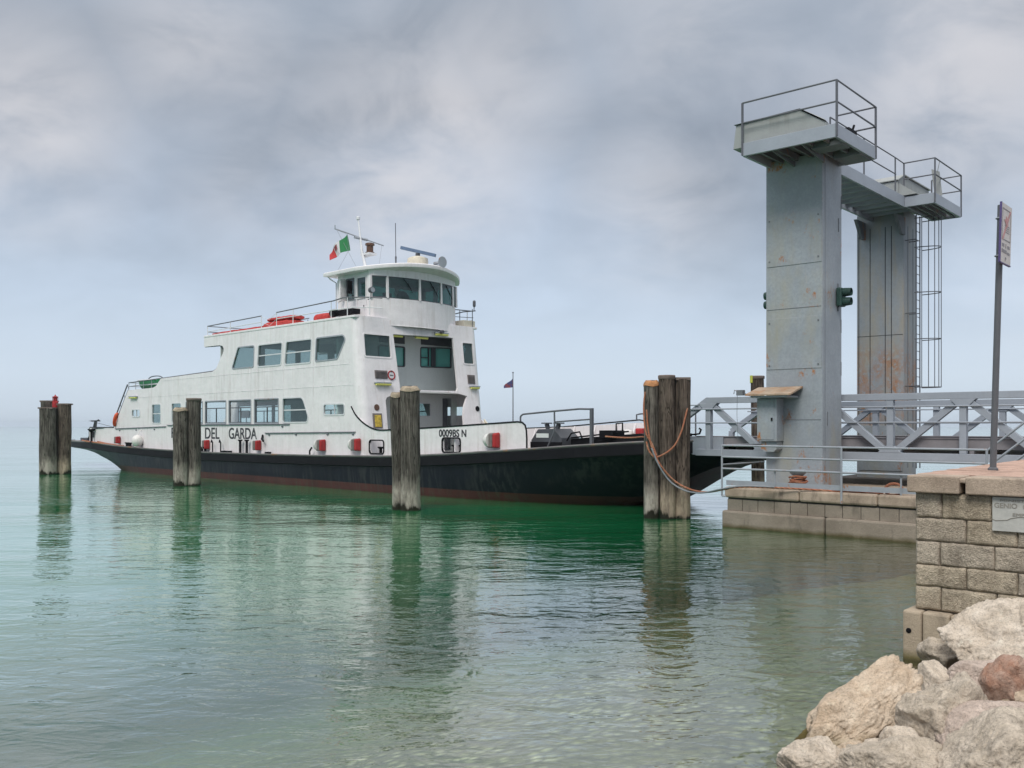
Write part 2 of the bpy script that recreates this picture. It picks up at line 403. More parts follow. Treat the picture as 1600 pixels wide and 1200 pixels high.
def m_rope():
    t = NT('orange_rope')
    w = t.n.new('ShaderNodeTexWave'); w.inputs['Scale'].default_value = 16; w.inputs['Distortion'].default_value = 2
    w.bands_direction = 'DIAGONAL'; t.l.new(t.P, w.inputs['Vector'])
    c = t.mix(w.outputs['Fac'], (.22,.07,.035), (.50,.20,.11)); c = t.mix(t.ramp(t.noise(6), .5, .7, 0, .5), c, (.45,.30,.2))
    return t.done(c, .85, t.bump(w.outputs['Fac'], .008))
M['rope'] = m_rope()
def m_glass(name, tint, refl, gcol=(.9,.95,1), thru_light=None, thru_mix=.6):
    t = NT(name); t.n.remove(t.b)
    tr = t.n.new('ShaderNodeBsdfTransparent'); tr.inputs[0].default_value = (*tint, 1)
    gl = t.n.new('ShaderNodeBsdfGlossy'); gl.inputs[0].default_value = (*gcol, 1); gl.inputs['Roughness'].default_value = .03
    lw = t.n.new('ShaderNodeLayerWeight'); lw.inputs['Blend'].default_value = .5
    fr = t.math('MULTIPLY', .75, t.math('POWER', lw.outputs['Facing'], 4.0))
    mx = t.n.new('ShaderNodeMixShader'); t.l.new(t.math('MINIMUM', t.math('ADD', fr, refl), 1.0), mx.inputs[0])
    src = tr.outputs[0]
    if thru_light:  # diffuse colour stands in for daylight showing through from beyond the pane
        d = t.n.new('ShaderNodeBsdfDiffuse'); d.inputs[0].default_value = (*thru_light, 1)
        m2 = t.n.new('ShaderNodeMixShader'); m2.inputs[0].default_value = thru_mix; t.l.new(src, m2.inputs[1]); t.l.new(d.outputs[0], m2.inputs[2]); src = m2.outputs[0]
    t.l.new(src, mx.inputs[1]); t.l.new(gl.outputs[0], mx.inputs[2]); t.l.new(mx.outputs[0], t.out.inputs[0])
    return t.m
M['glass'] = m_glass('window_glass', (.90,.95,.94), .03)
M['glass_dark'] = m_glass('dark_window_glass', (.60,.70,.69), .03, thru_light=(.10,.15,.15), thru_mix=.2)
M['glass_teal'] = m_glass('teal_window_glass', (.50,.78,.73), .04, thru_light=(.17,.50,.44))

def m_wood(name, base, pale, dark, wet=.12):
    t = NT(name)
    g = t.noise(1.0, 8, .7, sc=(15,15,.9), dist=.4)
    g2 = t.noise(1.0, 5, .6, sc=(42,42,1.6))
    c = t.mix(t.ramp(g, .36, .64), dark, sc3(base, 1.25)); c = t.mix(t.ramp(g2, .45, .68, 0, .8), c, sc3(dark, .4)); c = t.mix(t.ramp(t.noise(1.0, 6, .7, sc=(26,26,1.1), off=(7,3,1)), .56, .72, 0, .7), c, sc3(base, 2.3))
    c = t.mix(t.ramp(t.noise(1.8, 5, .65), .5, .72, 0, .6), c, sc3(base, 1.35))
    ck = t.math('ABSOLUTE', t.math('SUBTRACT', t.noise(1.0, 3, .6, sc=(7,7,.42), dist=.8, off=(1,5,2)), .5)); c = t.mix(t.ramp(ck, .0, .03, .95, 0), c, (.012,.010,.008))
    z = t.xyz()[2]; zz = t.math('ADD', z, t.math('MULTIPLY', t.noise(3.0, 4, .6, sc=(1,1,.4)), .9))
    band = t.math('MULTIPLY', t.ramp(zz, 1.0, 1.5, 1, 0), t.ramp(zz, .45, .7, 0, 1))
    c = t.mix(t.math('MULTIPLY', band, t.ramp(t.noise(5, 4, .7, sc=(1,1,.3)), .3, .6)), c, pale)
    c = t.mix(t.ramp(zz, .5+wet, .42+wet, 0, 1), c, (.022,.021,.014))
    h = t.math('ADD', g, t.math('MULTIPLY', g2, .6))
    return t.done(c, .9, t.bump(h, .07), spec=.2)
M['wood_a'] = m_wood('old_timber', (.15,.135,.118), (.44,.395,.34), (.042,.036,.03))
M['wood_b'] = m_wood('pale_timber', (.19,.17,.147), (.50,.45,.39), (.055,.047,.04))
M['wood_c'] = m_wood('brown_timber', (.165,.13,.105), (.46,.37,.28), (.05,.037,.03))
M['woodcap'] = paint('timber_cap', (.16,.125,.11), .85, .25, 4, bump=.02, bs=12)
M['ochrecap'] = paint('orange_timber_cap', (.42,.20,.09), .9, .4, 5, bump=.03, bs=14)
M['mosscap'] = paint('pale_timber_cap', (.33,.27,.20), .9, .4, 5, bump=.03, bs=14)
def m_stone(name, col, var, vs, dark, dks, bump, bsc, wetline=None, moss=None, grain=.35):
    t = NT(name)
    c = t.mix(t.ramp(t.noise(vs, 6, .65), .3, .7), sc3(col, 1-var), sc3(col, 1+var))
    c = t.mix(t.ramp(t.noise(vs*.45, 4, .6, off=(5,2,8)), .48, .66, 0, .75), c, tuple(x*k for x, k in zip(col, (.62,.6,.58))))
    c = t.mix(t.ramp(t.noise(bsc*2.4, 4, .75), .42, .7, 0, grain), c, sc3(col, .30))
    c = t.mix(t.ramp(t.noise(bsc*3.0, 3, .7, off=(3,9,1)), .56, .75, 0, .55), c, sc3(col, 1.7))
    c = t.mix(t.math('MULTIPLY', t.ramp(t.noise(1.0, 6, .7, sc=(dks,dks,dks*.35)), .54, .70), .75), c, dark)
    z = t.xyz()[2]
    if wetline is not None:
        zz = t.math('ADD', z, t.math('MULTIPLY', t.noise(4, 4, .6), .12))
        if moss: c = t.mix(t.ramp(zz, wetline+.20, wetline+.10, 0, .85), c, moss)
        c = t.mix(t.ramp(zz, wetline+.10, wetline+.04, 0, 1), c, (.03,.028,.016))
    h = t.math('ADD', t.noise(bsc, 6, .7), t.math('MULTIPLY', t.vor(bsc*3), .35))
    return t.done(c, .88, t.bump(h, bump), spec=.25)
M['block'] = m_stone('quay_block', (.55,.475,.38), .25, 4, (.10,.08,.06), 2.2, .03, 26, grain=.75)
M['block_b'] = m_stone('quay_block_grey', (.53,.455,.36), .25, 4, (.09,.075,.06), 2.2, .03, 26, grain=.8)
M['block_c'] = m_stone('quay_block_ochre', (.56,.475,.36), .3, 4, (.11,.085,.055), 2.0, .03, 26, grain=.7)
M['mortar'] = m_stone('quay_mortar', (.23,.195,.155), .2, 6, (.05,.042,.035), 3, .01, 30)
M['cap'] = m_stone('quay_cap_stone', (.43,.345,.27), .15, 3, (.09,.07,.058), 3.2, .009, 26, grain=.4)
M['plinth'] = m_stone('quay_plinth', (.42,.345,.26), .15, 3, (.10,.08,.06), 2.2, .008, 30, wetline=.0, moss=(.10,.085,.02))
M['pier'] = m_stone('pier_concrete', (.31,.265,.215), .15, 1.5, (.09,.08,.065), 1.6, .012, 20, wetline=-.02, moss=(.075,.062,.02))
M['pierdark'] = m_stone('dark_pier_concrete', (.09,.082,.075), .2, 1.5, (.03,.028,.025), 1.6, .012, 20)
M['pave'] = m_stone('pink_paving', (.50,.34,.27), .18, 5, (.22,.15,.12), 3, .006, 30, grain=.3)
M['plaque'] = paint('plaque_stone', (.46,.46,.43), .7, .12, 5, .35, (.3,.24,.16), bump=.004, bs=30)
M['engrave'] = paint('engraved_letter', (.30,.285,.25), .8, .2, 9)

# ------------------------------------------------------------------ water and ground
def shore_d(x, y): return (x - 2.36)*(-.754) + (y - 7.77)*.657   # metres out from the waterline
def bed_z(x, y):
    d = shore_d(x, y)
    if d < 0: return min(1.2, -d*.22 - .16) + .05*noise.noise((x*1.7, y*1.7, 0))
    return -.14 - 9*(1 - math.exp(-(d/23)**1.45)) + .06*noise.noise((x*.9, y*.9, 3))*min(1, d) + .03*noise.noise((x*3, y*3, 5))
def bed():
    mb = MB(); ys = [-12 + .35*i for i in range(130)] + [34*1.12**i for i in range(38)]
    nu = 150
    vs = []
    for y in ys:
        w = 26 + max(0, y)*1.2
        for i in range(nu+1):
            x = -w + 2*w*i/nu
            vs.append((x, y, bed_z(x, y)))
    mb.add(vs, [(j*(nu+1)+i, j*(nu+1)+i+1, (j+1)*(nu+1)+i+1, (j+1)*(nu+1)+i) for j in range(len(ys)-1) for i in range(nu)], True)
    t = NT('lake_bed_gravel')
    v = t.vor(2.6); v2 = t.vor(7)
    c = t.mix(t.ramp(t.noise(.9, 6, .6), .35, .65), (.15,.145,.085), (.50,.485,.37))
    c = t.mix(t.ramp(v, .15, .5, .8, 0), c, (.62,.60,.50)); c = t.mix(t.ramp(v2, .2, .5, 0, .75), c, (.10,.095,.055))
    c = t.mix(t.ramp(t.noise(.35, 5, .6), .5, .62, 0, .7), c, (.19,.185,.09))
    gz = t.ramp(t.xyz()[2], -.9, -2.1)
    c = t.mix(t.math('MULTIPLY', gz, .85), c, t.mix(t.noise(1.3, 5), (.08,.17,.025), (.21,.33,.085)))
    sx = t.xyz(); refl_dark = t.ramp(t.math('ADD', t.math('ADD', sx[0], t.math('MULTIPLY', sx[1], .16)), t.math('MULTIPLY', t.noise(.5, 4, .6), 2.2)), 4.6, 6.2)  # bed painted darker near the quay, standing in for the pier's dark reflection
    bank = t.ramp(t.xyz()[2], -.16, -.04); c = t.mix(bank, c, t.mix(t.ramp(v2, .1, .5), (.30,.24,.17), (.06,.05,.035)))
    refl_dark = t.math('MULTIPLY', refl_dark, t.math('SUBTRACT', 1.0, bank))
    c = t.mix(t.math('MULTIPLY', refl_dark, .85), c, t.mix(t.noise(2.5, 4), (.07,.09,.025), (.20,.22,.09)))
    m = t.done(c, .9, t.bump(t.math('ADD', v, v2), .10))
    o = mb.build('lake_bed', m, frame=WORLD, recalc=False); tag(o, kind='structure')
bed()
def water():
    ys = [-14 + .5*i for i in range(120)] + [46*1.09**i for i in range(46)]
    nu = 120; vs = []; dep = []
    for y in ys:
        w = 30 + max(0, y)*1.3
        for i in range(nu+1):
            x = -w + 2*w*i/nu
            vs.append((x, y, 0)); dep.append(max(0.0, -bed_z(x, y)))
    mb = MB(); mb.add(vs, [(j*(nu+1)+i, j*(nu+1)+i+1, (j+1)*(nu+1)+i+1, (j+1)*(nu+1)+i) for j in range(len(ys)-1) for i in range(nu)], True)
    t = NT('lake_water'); t.n.remove(t.b)
    at_ = t.n.new('ShaderNodeAttribute'); at_.attribute_name = 'depth'
    # light swallowed on the way to the bed: green body colour takes over with depth
    op = t.math('SUBTRACT', 1.0, t.math('POWER', 2.718, t.math('MULTIPLY', t.math('POWER', at_.outputs['Fac'], 1.6), -.24)))
    df = t.n.new('ShaderNodeBsdfDiffuse')
    df.inputs[0].default_value = (.006, .215, .07, 1)
    tr = t.n.new('ShaderNodeBsdfTransparent'); tr.inputs[0].default_value = (.88, .95, .80, 1)
    body = t.n.new('ShaderNodeMixShader'); t.l.new(op, body.inputs[0]); t.l.new(tr.outputs[0], body.inputs[1]); t.l.new(df.outputs[0], body.inputs[2])
    # ripples: small chop, wider swell, wind lanes
    a = t.noise(2.3, 3, .55, sc=(.7,1.2,1), dist=.6)
    b = t.noise(.42, 2, .5, sc=(.6,1.2,1), off=(3,8,0), dist=.4)
    c = t.noise(5.2, 3, .55, sc=(.7,1.2,1), off=(7,1,0))
    lane = t.ramp(t.noise(.11, 3, .55, sc=(.5,1.4,1)), .38, .62, .45, 1.25)
    h = t.math('ADD', t.math('MULTIPLY', a, .026), t.math('ADD', t.math('MULTIPLY', b, .046), t.math('MULTIPLY', c, .0075)))
    h = t.math('MULTIPLY', h, lane)
    nb = t.bump(h, 1.0)
    gl = t.n.new('ShaderNodeBsdfGlossy'); gl.inputs['Roughness'].default_value = .03; gl.inputs[0].default_value = (1, 1, 1, 1)
    t.l.new(nb, gl.inputs['Normal'])
    lw = t.n.new('ShaderNodeLayerWeight'); lw.inputs['Blend'].default_value = .5; t.l.new(nb, lw.inputs['Normal'])
    fr = t.math('ADD', .06, t.math('MULTIPLY', .92, t.math('POWER', lw.outputs["Facing"], 2.45)))
    mx = t.n.new('ShaderNodeMixShader'); t.l.new(fr, mx.inputs[0])
    t.l.new(body.outputs[0], mx.inputs[1]); t.l.new(gl.outputs[0], mx.inputs[2]); t.l.new(mx.outputs[0], t.out.inputs[0])
    o = mb.build('water', t.m, frame=WORLD, recalc=False); tag(o, kind='structure')
    ca = o.data.attributes.new('depth', 'FLOAT', 'POINT'); ca.data.foreach_set('value', dep)
water()

# ------------------------------------------------------------------ ferry
TC, BW = 3.4, 6.8                                               # centre line and beam of the white house
ferry = thing('ferry', 'white car ferry with dark blue hull and rounded wheelhouse moored beside the timber posts', 'ferry', FER, (0, 0, 0))
ZD = [(-38,1.60),(-34,1.58),(-30,1.60),(-25,1.42),(-20,1.32),(-15,1.27),(-10,1.29),(-5,1.33),(0,1.41),(3,1.55),(6.8,1.79),(9,1.95),(11.5,2.11),(13.4,2.15)]
HB = [(-37.8,1.3),(-37.3,1.9),(-36,2.35),(-34,2.85),(-31.5,3.3),(-29,3.58),(-25,3.72),(-15,3.76),(0,3.76),(6,3.72),(9,3.45),(11,2.95),(12.5,2.35),(13.1,1.95),(13.5,1.3)]
WB = [(-37.8,.9),(-34,1.3),(-31,1.5),(-28.5,1.9),(-26,2.6),(-23,3.15),(-18,3.38),(0,3.38),(4,3.0),(8,2.0),(11,1.2),(13.5,.8)]
KZ = [(-37.8,1.15),(-34.5,1.02),(-31,.62),(-28.5,.1),(-26,-.5),(-23,-.9),(4,-.9),(7,-.6),(9.5,-.1),(10.8,.45),(12,1.15),(13.5,1.62)]
def sm_tab(tab, x):
    return sum(lerp_tab(tab, x + d)[0] for d in (-.8,-.4,0,.4,.8))/5
def zdk(s): return sm_tab(ZD, s)
def hull():
    st = [-37.8, -37.5, -37.0, -36.2] + [-35.5 + i*.5 for i in range(97)] + [13.25, 13.5]
    st = [s for s in st if s <= 13.5]
    rows = []
    for s in st:
        zd = zdk(s); b = lerp_tab(HB, s)[0]; wb = sm_tab(WB, s); k = min(sm_tab(KZ, s), zd-.55)
        zs = zd - .40; bs_ = b - .10
        sec = [(b, zd), (b+.02, zd-.06), (b+.02, zs+.04), (bs_, zs)]
        for z in (max(.75, k), max(.31, k)):
            z = min(z, zs-.02); f = (zs - z)/(zs - k); sec.append((bs_ + (wb - bs_)*f**1.5, z))
        red = []
        for z in (sec[-1][1], max(.15, k), max(-.05, k), k):
            z = min(z, sec[-1][1]); f = (zs - z)/(zs - k); red.append((bs_ + (wb - bs_)*f**1.5, z))
        red.append((0, k - .001))
        rows.append((s, sec, red))
    def skin(mb, sel, smooth):
        for sg in (-1, 1):
            n = len(sel(rows[0])); vs = [(r[0], TC + sg*p[0], p[1]) for r in rows for p in sel(r)]
            mb.add(vs, [(i*n+j, (i+1)*n+j, (i+1)*n+j+1, i*n+j+1) for i in range(len(rows)-1) for j in range(n-1)], smooth)
    h = MB(); skin(h, lambda r: r[1][3:], True)
    for r in (rows[0], rows[-1]):
        h.prism([(r[0], TC + p[0], p[1]) for p in r[1][3:]] + [(r[0], TC - p[0], p[1]) for p in r[1][3:][::-1]], (.01 if r[0] > 0 else -.01, 0, 0))
    h.build('hull', M['navy'], ferry, angle=60)
    rd = MB(); skin(rd, lambda r: r[2], True); rd.build('boot_stripe', M['red_boot'], ferry, angle=60)
    sk = MB(); skin(sk, lambda r: r[1][:4], False)
    sk.build('rubbing_strake', M['black'], ferry)
    e = MB()                                                    # pale worn edge along the deck
    for sg in (-1, 1):
        e.tube([(r[0], TC + sg*(r[1][0][0]-.01), r[1][0][1]+.01) for r in rows], .045, 6)
    e.build('deck_edge', M['strake'], ferry)
    d = MB(); vs = []
    for r in rows:
        b = r[1][0][0]; vs += [(r[0], TC - b, r[1][0][1]), (r[0], TC, r[1][0][1]+.04), (r[0], TC + b, r[1][0][1])]
    d.add(vs, [(i*3+j, (i+1)*3+j, (i+1)*3+j+1, i*3+j+1) for i in range(len(rows)-1) for j in range(2)], True)
    d.build('deck', M['deck'], ferry)
hull()

def sf(z): return -2.7 + (7 - z)*.12                            # raked front of the house
SIDE_WINDOWS = [  # outline (s, z), kind
    ([(-12.55,5.33),(-12.0,6.29),(-10.54,6.29),(-10.6,5.33)], 'plain'),
    ([(-10.24,5.32),(-10.14,6.29),(-8.13,6.29),(-8.24,5.32)], 'slide'),
    ([(-7.92,5.31),(-7.78,6.30),(-5.80,6.30),(-5.9,5.31)], 'slide'),
    ([(-5.51,5.34),(-5.43,6.30),(-3.50,6.30),(-3.36,6.14),(-3.92,5.37)], 'plain'),
    ([(-15.21,2.72),(-15.21,3.79),(-13.16,3.79),(-13.16,2.72)], 'saloon'),
    ([(-12.85,2.72),(-12.85,3.79),(-10.83,3.79),(-10.83,2.72)], 'saloon'),
    ([(-10.49,2.72),(-10.49,3.80),(-8.45,3.80),(-8.45,2.72)], 'saloon'),
    ([(-8.08,2.75),(-8.08,3.81),(-6.6,3.81),(-6.45,3.7),(-6.08,3.0),(-6.15,2.76)], 'slide'),
    ([(-4.89,3.06),(-4.89,3.48),(-3.43,3.48),(-3.43,3.06)], 'small'),
    ([(-17.25,2.72),(-17.25,3.79),(-15.5,3.79),(-15.5,2.72)], 'saloon'),
    ([(-18.85,2.73),(-18.85,3.76),(-17.82,3.76),(-17.82,2.73)], 'slide'),
    ([(-21.19,2.74),(-21.19,3.74),(-20.18,3.74),(-20.18,2.74)], 'slide'),
    ([(-23.75,3.10),(-23.75,3.48),(-22.75,3.48),(-22.75,3.10)], 'small'),
]
PORTS = [[(-1.7,1.52),(-1.7,2.0),(-.82,2.0),(-.82,1.52)], [(2.67,1.66),(2.67,2.13),(3.6,2.13),(3.6,1.66)]]
def wall_outline():
    p = [(-29.8, zdk(-29.8)-.02), (-29.85, 2.40), (-29.7, 2.48), (-26.25, 2.46), (-24.3, 4.60), (-21.1, 4.66), (-20.75, 4.74), (-20.35, 5.0), (-20.15, 5.12),
         (-14.5, 5.26), (-14.15, 5.38), (-13.42, 6.16), (-13.38, 6.34), (-13.5, 6.47), (-13.8, 6.52), (-15.35, 6.53), (-15.35, 6.98), (-15.2, 7.02)]
    p += [(sf(7.08)-.35, 7.08)]
    p += [(sf(z)-.35, z) for z in (6.4, 5.6, 4.8, 4.2, 3.6, 3.1)]
    p += [(-2.42, 2.9), (-2.16, 2.73), (-1.88, 2.61), (-1.62, 2.52), (-1.3, 2.45), (-.9, 2.42), (2.5, 2.53), (6.45, 2.71), (6.62, 2.70), (6.76, 2.62), (6.83, 2.48), (6.85, 2.2), (6.85, zdk(6.85)-.02)]
    p += [(s, zdk(s)-.02) for s in (5, 3, 1.5, 0, -2.5, -5, -7.5, -10, -12.5, -15, -17.5, -20, -22.5, -25, -27.5)]
    return p
FAR_WINDOWS = [w for w in SIDE_WINDOWS if w[0][0][0] > -15.3 or w[0][0][0] < -23] + [([(a,2.70),(a,3.82),(a+1.85,3.82),(a+1.85,2.70)], 'saloon') for a in (-24.05,-22.0,-19.95)]
TH = .07
def house():
    wl = MB()
    pads = []
    for t0, sg in ((0.0, 1), (BW, -1)):
        holes = [rnd(w, .10 if k != 'saloon' else .03, 3) for w, k in (SIDE_WINDOWS if sg > 0 else FAR_WINDOWS)] + [rnd(p, .08, 3) for p in PORTS]
        wl.plate(wall_outline(), holes, lambda s, z: Vector((s, t0, z)), lambda s, z: Vector((s, t0 + sg*TH, z)))
    wl.build('house_wall', M['white'], ferry)
    # welded seams and frames that stand a few mm proud of the plating
    sm = MB()
    for a, b in (((-24.4,4.16),(-2.75,4.26)), ((-20.0,5.0),(-3.1,5.12))):
        sm.bar((a[0], -.004, a[1]), (b[0], -.004, b[1]), .012, .014)
    for s in (-21.8,-16.4,-10.38,-5.7,-13.0,-7.9): sm.bar((s, -.004, 1.6), (s, -.004, 2.66 if s != -5.7 else 5.0), .012, .012)
    for s in (-10.36, -8.02, -5.66): sm.bar((s, -.004, 3.9), (s, -.004, 6.9), .012, .014)
    sm.build('plate_seam', M['white'], ferry)
    # windows
    for t0, sg in ((0.0, -1), (BW, 1)):
        for w, k in (SIDE_WINDOWS if sg < 0 else FAR_WINDOWS):
            sh = rnd(w, .10 if k != 'saloon' else .03, 3); big = grow(sh, .045)
            f = MB(); f.plate(big, [grow(sh, -.012)], lambda s, z: Vector((s, t0 + sg*.018, z)), lambda s, z: Vector((s, t0 - sg*.03, z)))
            ss = [p[0] for p in w]; zs = [p[1] for p in w]; s0, s1, z0, z1 = min(ss), max(ss), min(zs), max(zs); yy = t0 - sg*.035
            if k == 'slide': f.bar((s0+.03, yy, (z0+z1)/2), (s1-.12 if w[-1][0] < s1 else s1-.05, yy, (z0+z1)/2+.01), .03, .05)
            fo = f.build('window', M['wrail'] if k in ('slide', 'small') else M['grey_rail'], ferry)
            g = MB(); g.plate(grow(sh, -.006), [], lambda s, z: Vector((s, t0 - sg*.045, z)), lambda s, z: Vector((s, t0 - sg*.055, z)))
            g.build('pane', M['glass_dark'] if (k in ('slide', 'plain') and z0 > 5 or k == 'slide') else M['glass'], fo, base=(0,0,0))
            if k == 'saloon':
                b = MB(); zz = z0 + (z1-z0)*.68
                for q0, q1 in (((s0,zz),(s1,zz)), (((s0+s1)/2,z0),((s0+s1)/2,zz)), ((s0+.02,z0),(s0+.02,z1)), ((s0,z0+.02),(s1,z0+.02)), ((s0,z1-.02),(s1,z1-.02)), ((s1-.02,z0),(s1-.02,z1))):
                    b.bar((q0[0], yy+.01*(-sg), q0[1]), (q1[0], yy+.01*(-sg), q1[1]), .03, .05)
                b.build('sash', M['drail'], fo, base=(0,0,0))
            elif k == 'small':
                b = MB(); b.bar(((s0+s1)/2, yy, z0), ((s0+s1)/2, yy, z1), .03, .04); b.build('sash', M['wrail'], fo, base=(0,0,0))
    # decks inside, roof, stern bulkheads, benches seen through the glass
    d = MB()
    d.box((-24.2, TH+.003, 4.02), (-2.75, BW-TH-.003, 4.12)); d.build('upper_deck', M['white_dim'], ferry)
    r = MB(); r.box((-15.36, -.02, 6.99), (-2.72, BW+.02, 7.09)); r.build('house_roof', M['white'], ferry, bevel=.02)
    b = MB(); b.plate([(TH+.003,4.13),(TH+.003,6.98),(BW-TH-.003,6.98),(BW-TH-.003,4.13)], [[(.5,4.9),(.5,6.5),(2.2,6.5),(2.2,4.9)],[(2.5,4.9),(2.5,6.5),(4.3,6.5),(4.3,4.9)],[(4.6,4.9),(4.6,6.5),(6.3,6.5),(6.3,4.9)]], lambda t, z: Vector((-13.85,t,z)), lambda t, z: Vector((-13.8,t,z)));
    b.build('bulkhead', M['white_dim'], ferry)
    b = MB()
    for s in (-12.3,-11.0,-9.4,-7.8,-6.2): b.box((s, .9, 4.13), (s+.55, 2.6, 4.6)); b.box((s, .9, 4.6), (s+.12, 2.6, 5.42)); b.box((s, 4.2, 4.13), (s+.55, 5.9, 4.6)); b.box((s, 4.2, 4.6), (s+.12, 5.9, 5.42))
    b.build('bench', M['dgrey'], ferry, bevel=.03)
    # front: rounded corners, pillar plating with the two openings
    c = MB()
    for t0, sg in ((0.0, 1), (BW, -1)):
        def fn(u, v, t0=t0, sg=sg):
            z = 2.45 + v*(7.08-2.45); a = u*PI/2; r = .35
            return Vector((sf(z) - r + r*math.sin(a), t0 + sg*(r - r*math.cos(a)), z))
        c.grid(8, 16, fn)
    up = [(1.9,6.43),(5.28,6.50),(5.32,4.25),(5.25,4.13),(2.06,4.10)]
    lowr = [(1.25,1.38),(1.25,3.62),(1.32,3.74),(1.7,3.88),(2.3,3.99),(3.2,4.04),(4.6,4.04),(5.3,4.0),(5.85,3.90),(5.75,3.7),(5.6,3.4),(5.52,3.0),(5.5,1.38)]
    wn = [rnd([(.37,5.43),(.37,6.34),(1.7,6.34),(1.7,5.43)], .07), rnd([(5.80,5.38),(5.80,6.32),(6.42,6.32),(6.42,5.38)], .07)]
    c.plate([(.35,1.35),(.35,7.08),(BW-.35,7.08),(BW-.35,1.35)], [up, [(x, z+.02) if z > 1.5 else (x, 1.40) for x, z in lowr]] + wn,
            lambda t, z: Vector((sf(z), t, z)), lambda t, z: Vector((sf(z)-.10, t, z)))
    c.build('front_wall', M['white'], ferry, angle=30)
    for w in wn:
        f = MB(); f.plate(grow(w, .05), [grow(w, -.01)], lambda t, z: Vector((sf(z)+.02, t, z)), lambda t, z: Vector((sf(z)-.03, t, z)))
        fo = f.build('window', M['white'], ferry)
        g = MB(); g.plate(w, [], lambda t, z: Vector((sf(z)-.05, t, z)), lambda t, z: Vector((sf(z)-.06, t, z))); g.build('pane', M['glass_dark'], fo, base=(0,0,0))
    # recess behind the openings
    k = MB()
    w0 = rnd([(2.2,5.22),(2.2,6.05),(3.6,6.05),(3.6,5.22)], .06); w1 = rnd([(4.55,5.25),(4.55,6.10),(6.35,6.16),(6.35,5.30)], .06)
    lw = [(4.45,3.03),(4.45,3.60),(5.1,3.60),(5.1,3.03)]; dr = [(5.85,1.46),(5.85,3.86),(6.4,3.86),(6.4,1.46)]
    k.plate([(TH,4.13),(TH,6.98),(BW-TH,6.98),(BW-TH,4.13)], [w0, w1], lambda t, z: Vector((-4.0, t, z)), lambda t, z: Vector((-4.08, t, z)))
    k.plate([(TH,1.40),(TH,4.01),(BW-TH,4.01),(BW-TH,1.40)], [lw, dr], lambda t, z: Vector((-4.0, t, z)), lambda t, z: Vector((-4.08, t, z)))
    k.build('recess_wall', M['white_dim'], ferry)
    s2 = MB()                                                    # dark grilles over the recess windows
    s2.box((-3.995, 4.55, 6.24), (-3.96, 6.35, 6.60)); s2.box((-3.995, 2.2, 6.2), (-3.96, 3.6, 6.55)); s2.build('vent_strip', M['dgrey'], ferry)
    for w in (w0, w1, lw):
        f = MB(); f.plate(grow(w, .04), [grow(w, -.015)], lambda t, z: Vector((-3.975, t, z)), lambda t, z: Vector((-4.03, t, z)))
        if w is w1: f.bar((-3.99, 5.0, 5.3), (-3.99, 5.0, 6.12), .04, .06); f.bar((-3.99, 5.28, 5.3), (-3.99, 5.28, 6.12), .04, .26); f.bar((-3.99, 4.57, 5.66), (-3.99, 5.0, 5.67), .04, .04)
        fo = f.build('window', M['dgrey'] if w is not lw else M['wrail'], ferry)
        g = MB(); g.plate(w, [], lambda t, z: Vector((-4.04, t, z)), lambda t, z: Vector((-4.05, t, z))); g.build('pane', M['glass_teal'] if w is not lw else M['glass'], fo, base=(0,0,0))
    f = MB(); f.box((-4.03, 5.87, 1.47), (-3.99, 6.15, 3.84)); f.build('door', M['drail'], ferry)
    # stairs rails at the stern slope, thin rail round the aft upper deck
    f = MB()
    for o in (0, .28):
        f.bar((-26.35-o*.2, .04, 2.5+o), (-24.35-o*.4, .04, 4.6+o*1.2), .05, .06)
    for i in range(5):
        q = i/4; f.tube([(-26.3+2*q, .04, 2.55+2.1*q), (-26.4+1.95*q, .04, 2.83+2.1*q)], .015, 5)
    f.build('stair_rail', M['drail'], ferry)
    f = MB()
    for t in (.05, BW-.05):
        f.tube([(-24.3, t, 5.03), (-20.15, t, 5.14), (-14.5, t, 5.29), (-14.2, t, 5.38), (-13.4, t, 6.18), (-13.36, t, 6.34), (-13.5, t, 6.49), (-15.3, t, 6.53)], .028, 6)
    f.build('capping_rail', M['drail'], ferry)
    f = MB()
    for t in (.05, BW-.05):
        f.tube([(-24.3, t, 4.82), (-20.4, t, 4.9)], .016, 6)
        for s in (-24.3,-23.4,-22.4,-21.4): f.tube([(s, t, 4.6), (s, t, 5.03+.02*(s+24.3))], .018, 6)
    for z in (5.03, 4.82): f.tube([(-24.3, .05, z), (-24.3, BW-.05, z)], .02, 6)
    for t in (1.5, 3, 4.5, 6): f.tube([(-24.3, t, 4.1), (-24.3, t, 5.03)], .018, 6)
    f.build('aft_railing', M['grey_rail'], ferry)
    # trims on the side
    f = MB()
    f.tube(smooth_path([(-2.94,-.01,3.38),(-2.64,-.01,3.04),(-2.16,-.01,2.73),(-1.62,-.01,2.52),(-1.12,-.01,2.43),(-.3,-.01,2.44)]) + [(2.5,.0,2.545),(6.45,.0,2.73),(6.66,.0,2.71),(6.80,.0,2.62),(6.86,.0,2.45),(6.88,.0,2.2),(6.88,.0,1.8)], .03, 6)
    f.tube([(-1.2, BW, 2.44), (2.5, BW, 2.545), (6.45, BW, 2.82), (6.66, BW, 2.79), (6.86, BW, 2.5), (6.88, BW, 1.8)], .03, 6)
    f.tube([(-29.85, .0, 1.65), (-29.88,.0,2.40), (-29.7,.0,2.5), (-26.3,.0,2.49)], .028, 6)
    f.build('bulwark_rail', M['black'], ferry)
    f = MB()
    for a, b in (((-26.0,2.42),(-19.5,2.55)), ((-19.35,2.62),(-7.5,2.66)), ((-9.53,2.26),(-2.64,2.34))): f.bar((a[0], -.03, a[1]), (b[0], -.03, b[1]), .05, .035)
